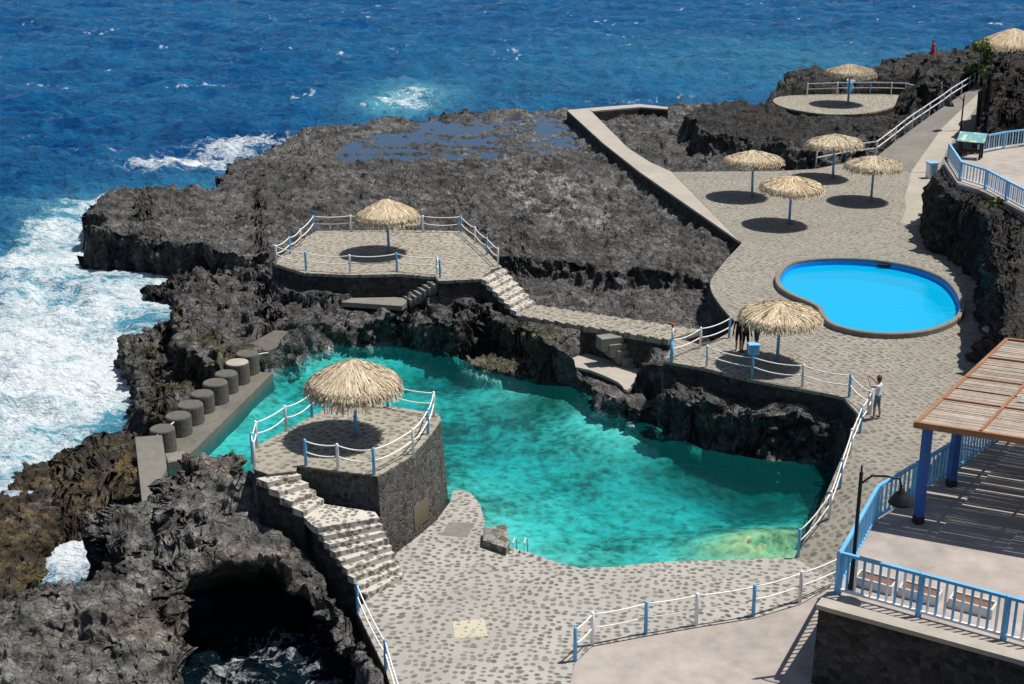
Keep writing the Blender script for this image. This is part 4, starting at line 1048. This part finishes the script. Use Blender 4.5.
rope_rail('rope railing between the lower cobbles and the concrete ramp', [(P(575, 661, Z_NEAR), 'b'), (P(592, 645, Z_NEAR), 'w'), (P(645.5, 634, Z_NEAR), 'b'), (P(696, 625.5, Z_NEAR), 'w'), (P(753, 616.5, Z_NEAR), 'b'), (P(799.5, 602.5, Z_NEAR), 'w'), (P(850, 580, Z_NEAR), 'w')], 1.15, .05, r=.06)
rope_rail('rope railing on the paving edge beside the sea cave', [(P(358, 611, Z_NEAR), 'b'), (P(386, 669, Z_NEAR), 'b'), (P(408, 740, Z_NEAR), 'b')], 1.0, .12)
pts = [(P(816, 166, 3.0), 'w'), (P(846, 160, 3.0), 'b'), (P(876, 156, 3.05), 'w'), (P(895, 141.5, 3.5), 'w'), (P(904, 134, 3.68), 'b'), (P(912, 128, 3.82), 'w'), (P(921, 122, 3.97), 'b'), (P(929, 116.5, 4.1), 'w'), (P(943, 107, 4.36), 'b'), (P(950, 101.5, 4.5), 'w'), (P(961, 94.5, 4.7), 'w'), (P(969, 89.5, 4.85), 'b'), (P(974, 86, 4.95), 'w')]
rope_rail('white and blue post and rail fence climbing the coast path', pts, 1.15, 0, rail=True, group='post and rail fences')
pts = [(P(807, 95.7, Z_FT), 'w'), (P(837, 94.6, Z_FT), 'w'), (P(870, 94.3, Z_FT), 'b'), (P(891, 94.6, Z_FT), 'w'), (P(905, 95.2, Z_FT), 'b'), (P(916, 98.5, Z_FT), 'b'), (P(922, 99.5, 4.3), 'w'), (P(942, 97, 4.5), 'w'), (P(952, 92, 4.9), 'b')]
rope_rail('post and rail fence round the sea side of the far terrace', pts, 1.1, 0, rail=True, group='post and rail fences')

# marker pole and box on a post
mk = thing('marker_pole', 'thin pole, blue below, white above with a red tip', 'pole', tuple(P(671, 361, Z_DECK)))
q = P(671.5, 361.5, Z_DECK)
b = MB(); b.tube([q, q + Vector((0, 0, .95))], .07, 10); b.build('lower_pole', M['blue'], mk, True)
b = MB(); b.tube([q + Vector((0, 0, .95)), q + Vector((0, 0, 1.55))], .05, 10); b.build('upper_pole', M['white'], mk, True)
b = MB(); b.tube([q + Vector((0, 0, 1.55)), q + Vector((0, 0, 1.75))], .05, 10); b.build('tip', M['red'], mk, True)
q = P(752, 377, Z_DECK); bx_ = thing('letter_box', 'small blue box mounted on a railing post under the pool parasol', 'box', (q.x, q.y, Z_DECK + 1.0))
b = MB(); b.box((q.x, q.y, Z_DECK + 1.22), (.42, .3, .42), .1, .03); b.build('body', M['blue'], bx_)
b = MB(); b.box((q.x, q.y, Z_DECK + 1.46), (.5, .38, .06), .1, .02); b.build('lid', M['lightblue'], bx_)

# ------------------------------------------------------------------ lower terrace with pergola
def balustrade(label, pts, h=1.2, step=.24, two=True, cols=('blue', 'white')):
    t = thing('balustrade', label, 'railing', tuple(pts[0]), 'blue balustrades of the terraces')
    top, low = MB(), MB(); bal = []
    for a, c in zip(pts[:-1], pts[1:]):
        L = (c - a).length; n = max(2, int(L / step))
        top.beam(a + Vector((0, 0, h)), c + Vector((0, 0, h)), .11, .09); low.beam(a + Vector((0, 0, .16)), c + Vector((0, 0, .16)), .07, .08)
        for k in range(1, n): bal.append(a.lerp(c, k / n))
    top.build('top_rail', M[cols[0]], t); low.build('bottom_rail', M[cols[1]], t)
    for p in pts:
        b = MB(); b.box((p.x, p.y, p.z + h / 2 + .03), (.13, .13, h + .06), .3, .015); b.build('post', M[cols[0]], t)
    for k, p in enumerate(bal):
        b = MB(); b.box((p.x, p.y, p.z + .16 + (h - .2) / 2), (.055, .055, h - .2), .3); b.build('baluster', M[cols[1]] if k % 2 else M[cols[0]], t)
    return t
lt = thing('terrace', 'raised concrete terrace on dark, shade-toned masonry wall with the pergola', 'terrace', tuple(P(900, 600, 0)))
b = MB(); b.prism(low_terr, Z_LT - .12); b.build('floor', M['concrete_pink'], lt)
b = MB(); b.prism([Vector((p.x, p.y, Z_LT - .12)) for p in low_terr], -.6, None, False, .10); b.build('wall', M['wall_dark_shaded'], lt)
b = MB(); k0, k1 = P(819, 603, Z_LT + .03), P(1240, 740, Z_LT + .03); k1 = P(1003, 653, Z_LT + .03); k2 = k0.lerp(k1, 1.9)
b.beam(k0, k2, .5, .14); b.build('edge_coping', M['concrete_pale'], lt)
f0, f1 = P(838, 594, Z_LT), P(1003, 640, Z_LT)
balustrade('blue and white balustrade along the front edge of the pergola terrace', [f0, f0.lerp(f1, .5), f1, f0.lerp(f1, 1.5)], 1.32, .22)
balustrade('blue balustrade beside the ramp along the pergola terrace', [f0 + Vector((0, .12, 0)), P(875, 522, Z_LT), P(915, 497, Z_LT), P(946, 478, Z_LT), P(1003, 438, Z_LT), P(1050, 405, Z_LT)], 1.25, .26, cols=('blue', 'lightblue'))

pg = thing('pergola', 'reed roofed pergola with thick deep blue wooden posts', 'pergola', tuple(P(951, 485, Z_LT)))
ZR = Z_LT + 3.45
for (x_, y_) in ((918, 523), (951, 486)):
    q = P(x_, y_, Z_LT); b = MB(); b.box((q.x, q.y, Z_LT + 1.75), (.24, .24, 3.26), .25, .02); b.build('post', M['deepblue'], pg)
    b = MB(); b.box((q.x, q.y, Z_LT + .13), (.28, .28, .26), .25, .02); b.build('post_foot', M['wood_dark'], pg)
RA, RB = P(917, 424, ZR), P(1003, 437, ZR); RD = P(1003, 344, ZR)
vx = (RB - RA).normalized(); vy = (RD - RA); vy.normalize()
LX = 8.5; LY = (RD - RA).length * 1.05
for (x_, y_) in ((1060, 545), (1080, 480)):
    q = P(x_, y_, Z_LT); b = MB(); b.box((q.x, q.y, Z_LT + 1.67), (.24, .24, 3.34), .25, .02); b.build('post', M['deepblue'], pg)
b = MB()
b.beam(RA - vx * .1 + Vector((0, 0, -.02)), RA + vx * LX + Vector((0, 0, -.02)), .12, .2); b.beam(RA + vy * LY, RA + vy * LY + vx * LX, .12, .2)
b.beam(RA + Vector((0, 0, .0)), RA + vy * LY, .12, .18); b.build('edge_beam', M['wood_orange'], pg)
for k in range(1, 5):
    b = MB(); a = RA + vx * (k * 1.9) + Vector((0, 0, .085)); b.beam(a, a + vy * LY, .09, .06); b.build('batten', M['wood_orange'], pg)
b = MB()
for k in range(1, 4):
    a = RA + vy * (LY * k / 4); b.beam(a + Vector((0, 0, .085)), a + vx * LX + Vector((0, 0, .085)), .07, .05)
b.build('cross_batten', M['wood_orange'], pg)
b = MB(); nsl = int(LY / .08)
for k in range(nsl):
    a = RA + vy * (LY * (k + .5) / nsl) + Vector((0, 0, random.uniform(-.008, .02)))
    for j in range(4):
        x0 = LX * j / 4 + random.uniform(0, .006); x1 = LX * (j + 1) / 4 - random.uniform(0, .006)
        if random.random() < .05: continue
        b.beam(a + vx * x0 + vy * random.uniform(-.012, .012) + Vector((0, 0, .03)), a + vx * x1 + vy * random.uniform(-.012, .012) + Vector((0, 0, .03)), random.uniform(.07, .084), .02)
b.build('reed_roof', M['slat_grey'], pg)

# planters
for (x_, y_, lab, s_) in ((880, 596, 'white trough of dry soil nearest the street lamp', 1.0), (925, 607, 'middle white trough of dry soil behind the front balustrade', 1.0), (978, 619, 'largest white trough of dry soil on the terrace front', 1.08)):
    q = P(x_, y_, Z_LT) + Vector((0, .55, 0)); rz = math.atan2((f1 - f0).y, (f1 - f0).x)
    t = thing('planter_box', lab, 'planter', tuple(q), 'white planters along the balustrade', rz)
    b = MB(); sx, sy, hh = 1.15 * s_, .5, .3
    for dx_, dy_, a_, c_ in ((0, -sy / 2, sx, .06), (0, sy / 2, sx, .06), (-sx / 2 + .03, 0, .06, sy - .07), (sx / 2 - .03, 0, .06, sy - .07)): b.box((dx_, dy_, hh / 2), (a_, c_, hh), 0, .012)
    b.build('box', M['planter'], t, local=True)
    b = MB(); b.box((0, 0, hh - .08), (sx - .13, sy - .08, .04)); b.build('soil', M['soil'], t, local=True)

# street lamps
def street_lamp(base, label, H=4.1, side=1.25, ang=0.0):
    t = thing('street_lamp', label, 'street lamp', tuple(base), 'black arm street lamps')
    B = Vector(base); o = Vector((math.cos(ang), math.sin(ang), 0))
    b = MB(); b.lathe(B, [(.13, 0), (.13, .12), (.09, .2), (.075, .9), (.06, .95), (.055, H), (.03, H + .02), (.03, H + .22), (.0, H + .25)], 12); b.build('post', M['black'], t, True)
    b = MB(); b.tube([B + Vector((0, 0, H - .35)), B + o * .3 + Vector((0, 0, H - .05)), B + o * .7 + Vector((0, 0, H)), B + o * (side - .1) + Vector((0, 0, H - .02)), B + o * side + Vector((0, 0, H - .3))], .032, 8); b.build('arm', M['black'], t, True)
    b = MB(); b.lathe(B + o * side + Vector((0, 0, H - .75)), [(.36, 0), (.33, .06), (.2, .28), (.09, .36), (.07, .5)], 18); b.build('lamp_shade', M['black'], t, True)
street_lamp(P(851, 590, Z_LT), 'black street lamp at the corner of the pergola terrace', 3.75, 1.15, -.35)
street_lamp(P(960, 136, 3.6), 'distant black street lamp where the coast path bends', 3.0, 1.0, math.pi * .95)

# ------------------------------------------------------------------ upper terrace
ut = thing('terrace', 'upper viewing terrace floor on top of shaded cliff', 'terrace', tuple(P(985, 175, Z_UT)))
b = MB(); b.prism(up_terr, Z_UT - .45); b.build('floor', M['concrete_pink'], ut)
up_pts = PL([(948, 162), (960, 181), (985, 189), (1006, 201), (1050, 225)], Z_UT)
balustrade('pale blue balustrade along the cliff edge of the upper terrace', up_pts, 1.05, .24, cols=('lightblue', 'white'))
balustrade('pale blue balustrade at the back of upper terrace behind the info board', PL([(978, 154), (1003, 149), (1050, 143)], Z_UT), 1.05, .24, cols=('lightblue', 'white'))
q = P(970, 158, Z_UT); rz = -.5
ib_ = thing('info_board', 'slanted information board on dark wooden legs at the upper terrace', 'information board', tuple(q), None, rz)
for dx_ in (-.6, .6):
    for dy_ in (-.3, .35):
        b = MB(); hh = .95 if dy_ < 0 else 1.3; b.box((dx_, dy_, hh / 2), (.12, .12, hh), 0, .01); b.build('leg', M['wood_dark'], ib_, local=True)
b = MB(); b.box((0, .35, .45), (1.2, .08, .1)); b.box((0, -.3, .45), (1.2, .08, .1)); b.build('stretcher', M['wood_dark'], ib_, local=True)
tl = Matrix.Rotation(.5, 3, 'X')
b = MB(); b.box((0, 0, 1.22), (1.75, 1.05, .06), 0, .015, tl); b.build('frame', M['wood_dark'], ib_, local=True)
b = MB(); b.box((0, -.02, 1.262), (1.6, .92, .02), 0, 0, tl); b.build('panel', M['sign'], ib_, local=True)
q = P(937, 164, 3.0) ; q = P(937, 165, 4.6)
q = P(931, 178, 3.0)
bn = thing('litter_bin', 'white and blue litter bin on the path below the upper terrace', 'bin', (q.x, q.y, 3.0))
b = MB(); b.box((q.x, q.y, 3.0 + .5), (.62, .5, 1.0), .2, .04); b.build('body', M['white'], bn)
b = MB(); b.box((q.x, q.y, 3.0 + 1.05), (.74, .62, .12), .2, .03); b.build('lid', M['lightblue'], bn)
b = MB(); b.box((q.x + .05, q.y - .26, 3.0 + .5), (.4, .05, .75), .2, .01); b.build('door', M['lightblue'], bn)

# thatched roof corner and shrub in the distance
q = P(1004, 66, 9.0)
q = P(1013, 42, 8.6)
hut = thing('thatched_hut', 'thatched shelter roof showing above the dark rocks by the sea', 'shelter', (q.x, q.y, 5.5))
b = MB(); b.tube([(q.x - 2.4, q.y, 5.2), (q.x - 2.4, q.y, 8.0)], .09, 8); b.build('post', M['wood_dark'], hut)
b = MB(); b.tube([(q.x + 2.4, q.y, 5.2), (q.x + 2.4, q.y, 8.0)], .09, 8); b.build('post', M['wood_dark'], hut)
cb = canopy_mb(91, 3.2, 9.7, 8.4, 2000, .2)
cb.v = [(v[0] + q.x, v[1] + q.y, v[2]) for v in cb.v]; cb.build('roof', M['thatch'], hut, attr=True)

def shrub(name, label, c, rad, h, n, seed, trunk=.08, loc_z=0):
    rng = random.Random(seed); t = thing(name, label, 'shrub' if name == 'shrub' else 'tree', tuple(c))
    b = MB()
    for k in range(5):
        a = rng.uniform(0, 6.28); e = Vector((math.cos(a) * rad * .6, math.sin(a) * rad * .6, h * rng.uniform(.6, .95)))
        b.tube([Vector(c) + Vector((0, 0, -.2)), Vector(c) + e * .45 + Vector((0, 0, h * .1)), Vector(c) + e], [trunk, trunk * .7, trunk * .25], 6)
    b.build('trunk', M['wood_dark'], t)
    b = MB(); cl = [(Vector((rng.gauss(0, .5) * rad, rng.gauss(0, .5) * rad, h * rng.uniform(.35, 1.0))), rng.uniform(.25, .5) * rad, rng.uniform(.2, .9)) for _ in range(16)]
    for i in range(n):
        p, r_, sh = rng.choice(cl); d = Vector((rng.gauss(0, 1), rng.gauss(0, 1), rng.gauss(0, .8))).normalized() * r_ * rng.random() ** .4
        q_ = Vector(c) + p + d; s_ = rng.uniform(.07, .17)
        u_ = Vector((rng.gauss(0, 1), rng.gauss(0, 1), rng.gauss(0, 1))).normalized(); v_ = u_.cross(Vector((rng.gauss(0, 1), rng.gauss(0, 1), rng.gauss(0, 1)))).normalized()
        b.add([q_ - u_ * s_, q_ - v_ * s_ * .5, q_ + u_ * s_, q_ + v_ * s_ * .5], [(0, 1, 2, 3)], min(1, max(0, sh + rng.gauss(0, .15))))
    b.build('crown', M['leaf'], t, attr=True)
shrub('tree', 'light green leafy tree beside the coast path near the thatched shelter', P(981, 86, 5.1), 1.3, 3.6, 3000, 5)
shrub('shrub', 'small green bush hanging on the cliff under the upper terrace', P(996, 216, 5.6), .55, .9, 500, 6, .03)

# ------------------------------------------------------------------ people
def person(label, base, yaw, shirt, legs, hair, arms='photo', hgt=1.68, skirt=False, longhair=False, shoes=True):
    k = hgt / 1.75
    t = thing('person', label, 'person', tuple(base), None, yaw)
    J = {}; E = []; Rr = {}
    def j(n, p, r, par=None):
        J[n] = Vector(p) * k; Rr[n] = r * k
        if par: E.append((par, n))
    j('pel', (0, 0, .95), .135); j('bel', (0, 0, 1.10), .125, 'pel'); j('che', (0, -.01, 1.30), .145, 'bel'); j('nec0', (0, .0, 1.44), .07, 'che'); j('nec', (0, .01, 1.53), .052, 'nec0')
    j('hd0', (0, .03, 1.60), .078, 'nec'); j('hd1', (0, .025, 1.69), .088, 'hd0'); j('hd2', (0, .015, 1.745), .058, 'hd1')
    for s, n in ((-1, 'l'), (1, 'r')):
        st_ = .06 if s < 0 else -.08
        j('hip' + n, (s * .09, 0, .90), .092, 'pel'); j('kn' + n, (s * .10, st_ * .6 + .02, .50), .062, 'hip' + n); j('cf' + n, (s * .10, st_ * .9 - .01, .32), .056, 'kn' + n); j('an' + n, (s * .105, st_, .09), .038, 'cf' + n)
        j('he' + n, (s * .105, st_ - .02, .04), .04, 'an' + n); j('to' + n, (s * .12, st_ + .16, .03), .032, 'he' + n)
        j('sh' + n, (s * .18, 0, 1.40), .062, 'che')
        if arms == 'photo' : el, wr = (s * .26, .20, 1.33), (s * .13, .38, 1.56)
        elif arms == 'hips': el, wr = (s * .34, -.03, 1.16), (s * .19, .08, 1.02)
        else: el, wr = (s * .23, .0, 1.13), (s * .24, .08, .90)
        j('el' + n, el, .042, 'sh' + n); j('wr' + n, wr, .029, 'el' + n)
        d = (Vector(wr) - Vector(el)).normalized(); side = d.cross(Vector((0, 0, 1)))
        side = side.normalized() if side.length > .1 else Vector((1, 0, 0))
        j('pa' + n, Vector(wr) + d * .07, .033, 'wr' + n)
        for f in range(4):
            o = side * ((f - 1.5) * .021); L = (.065, .078, .074, .056)[f]
            j('f%d' % f + n, Vector(wr) + d * .10 + o, .0105, 'pa' + n); j('g%d' % f + n, Vector(wr) + d * (.10 + L) + o * 1.05 + Vector((0, .012, -.015)), .008, 'f%d' % f + n)
        j('th' + n, Vector(wr) + d * .055 - side * s * .045, .012, 'wr' + n); j('ti' + n, Vector(wr) + d * .10 - side * s * .06, .009, 'th' + n)
    names = list(J); ix = {n: i for i, n in enumerate(names)}
    me = bpy.data.meshes.new('body'); me.from_pydata([tuple(J[n]) for n in names], [(ix[a], ix[c]) for a, c in E], [])
    ob = bpy.data.objects.new('body', me); COL.objects.link(ob)
    md = ob.modifiers.new('skin', 'SKIN'); md.use_smooth_shade = True
    sv = me.skin_vertices[0].data if me.skin_vertices else None
    if sv is None:
        bm = bmesh.new(); bm.from_mesh(me); bm.verts.layers.skin.verify(); bm.to_mesh(me); bm.free(); sv = me.skin_vertices[0].data
    for n in names:
        r_ = Rr[n]; sv[ix[n]].radius = (r_ * (1.15 if n in ('che', 'bel', 'pel') else 1), r_ * (.8 if n in ('che', 'bel', 'pel') else 1)); sv[ix[n]].use_root = (n == 'pel')
    ss = ob.modifiers.new('sub', 'SUBSURF'); ss.levels = 1; ss.render_levels = 1
    dg = bpy.context.evaluated_depsgraph_get(); nm = bpy.data.meshes.new_from_object(ob.evaluated_get(dg))
    ob.modifiers.clear(); ob.data = nm; nm.materials.clear()
    for m_ in (M['skin'], shirt, legs, M['shoe']): nm.materials.append(m_)
    for p in nm.polygons:
        c = p.center / k; p.use_smooth = True
        if c.z < .07: p.material_index = 3 if shoes else 0
        elif c.z < .52: p.material_index = 0
        elif c.z < 1.0 and abs(c.x) < .22: p.material_index = 2
        elif c.z < 1.47 and (abs(c.x) < .235 and c.y < .12): p.material_index = 1
        else: p.material_index = 0
    ob.parent = t
    # face details and hair
    b = MB(); hc = Vector((0, .025, 1.68)) * k
    b.tube([hc + Vector((0, .085, .0)) * k, hc + Vector((0, .115, -.02)) * k, hc + Vector((0, .088, -.03)) * k], [.008 * k, .014 * k, .008 * k], 6); b.build('nose', M['skin'], t, local=True)
    b = MB()
    for s in (-1, 1): b.lathe(hc + Vector((s * .032, .082, .008)) * k, [(.003, -.008), (.010, 0), (.003, .008)], 6)
    b.build('eyes', M['black'], t, local=True)
    b = MB(); b.box(hc + Vector((0, .082, -.05)) * k, (.045 * k, .012, .01)); b.build('mouth', M['red'], t, local=True)
    b = MB()
    for s in (-1, 1): b.lathe(hc + Vector((s * .09, -.005, -.03)) * k, [(.006, 0), (.016, .02), (.014, .05), (.004, .06)], 6)
    b.build('ears', M['skin'], t, local=True)
    b = MB(); vs = []; fs = []; nr, nc = 7, 14
    for i in range(nr):
        ph = i / (nr - 1) * (2.25 if longhair else 1.9)
        for c_ in range(nc):
            th = 2 * math.pi * c_ / nc; r_ = .108 * k
            x_, y_, z_ = r_ * math.sin(ph) * math.cos(th), r_ * math.sin(ph) * math.sin(th), r_ * math.cos(ph) * 1.12
            if y_ > .02 and ph > 1.0: z_ = max(z_, .042 * k); y_ *= .9
            elif longhair and ph > 1.6: z_ -= .12 * k * (ph - 1.6)
            vs.append(hc + Vector((x_, y_ - .012, z_ + .02 * k)))
    fs = [(i * nc + c_, i * nc + (c_ + 1) % nc, (i + 1) * nc + (c_ + 1) % nc, (i + 1) * nc + c_) for i in range(nr - 1) for c_ in range(nc)]
    b.add(vs, fs); b.build('hair', hair, t, True, local=True)
    if arms == 'photo':
        b = MB(); b.box(Vector((0, .46, 1.62)) * k, (.16, .02, .09), 0, .006); ph = b.build('phone', M['black'], None)
        ph.location = base; ph.rotation_euler = (0, 0, yaw); tag(ph, 'dark phone held up by the person in white shirt', 'phone')
    return t
person('person in white shirt and denim shorts holding up a phone by the railing', P(876, 418, 3.0), R(48), M['shirt_white'], M['shorts_blue'], M['hair_brown'], 'photo', 1.72, longhair=True)
person('person in black shorts standing leftmost under the pool parasol', P(738, 351, 3.0), R(160), M['cloth_black'], M['cloth_black'], M['cloth_black'], 'down', 1.7)
person('person in dark grey clothes between two others under the pool parasol', P(745, 352, 3.0), R(200), M['cloth_grey'], M['cloth_black'], M['cloth_black'], 'down', 1.66)
person('person in black top with hands on hips under the pool parasol', P(756, 350, 3.0), R(120), M['cloth_black'], M['cloth_grey'], M['hair_brown'], 'hips', 1.72)
pr = person('person in red standing on the far black rocks above the sea', P(932, 60.5, 6.75), R(20), M['cloth_red'], M['cloth_red'], M['hair_brown'], 'hips', 1.75)
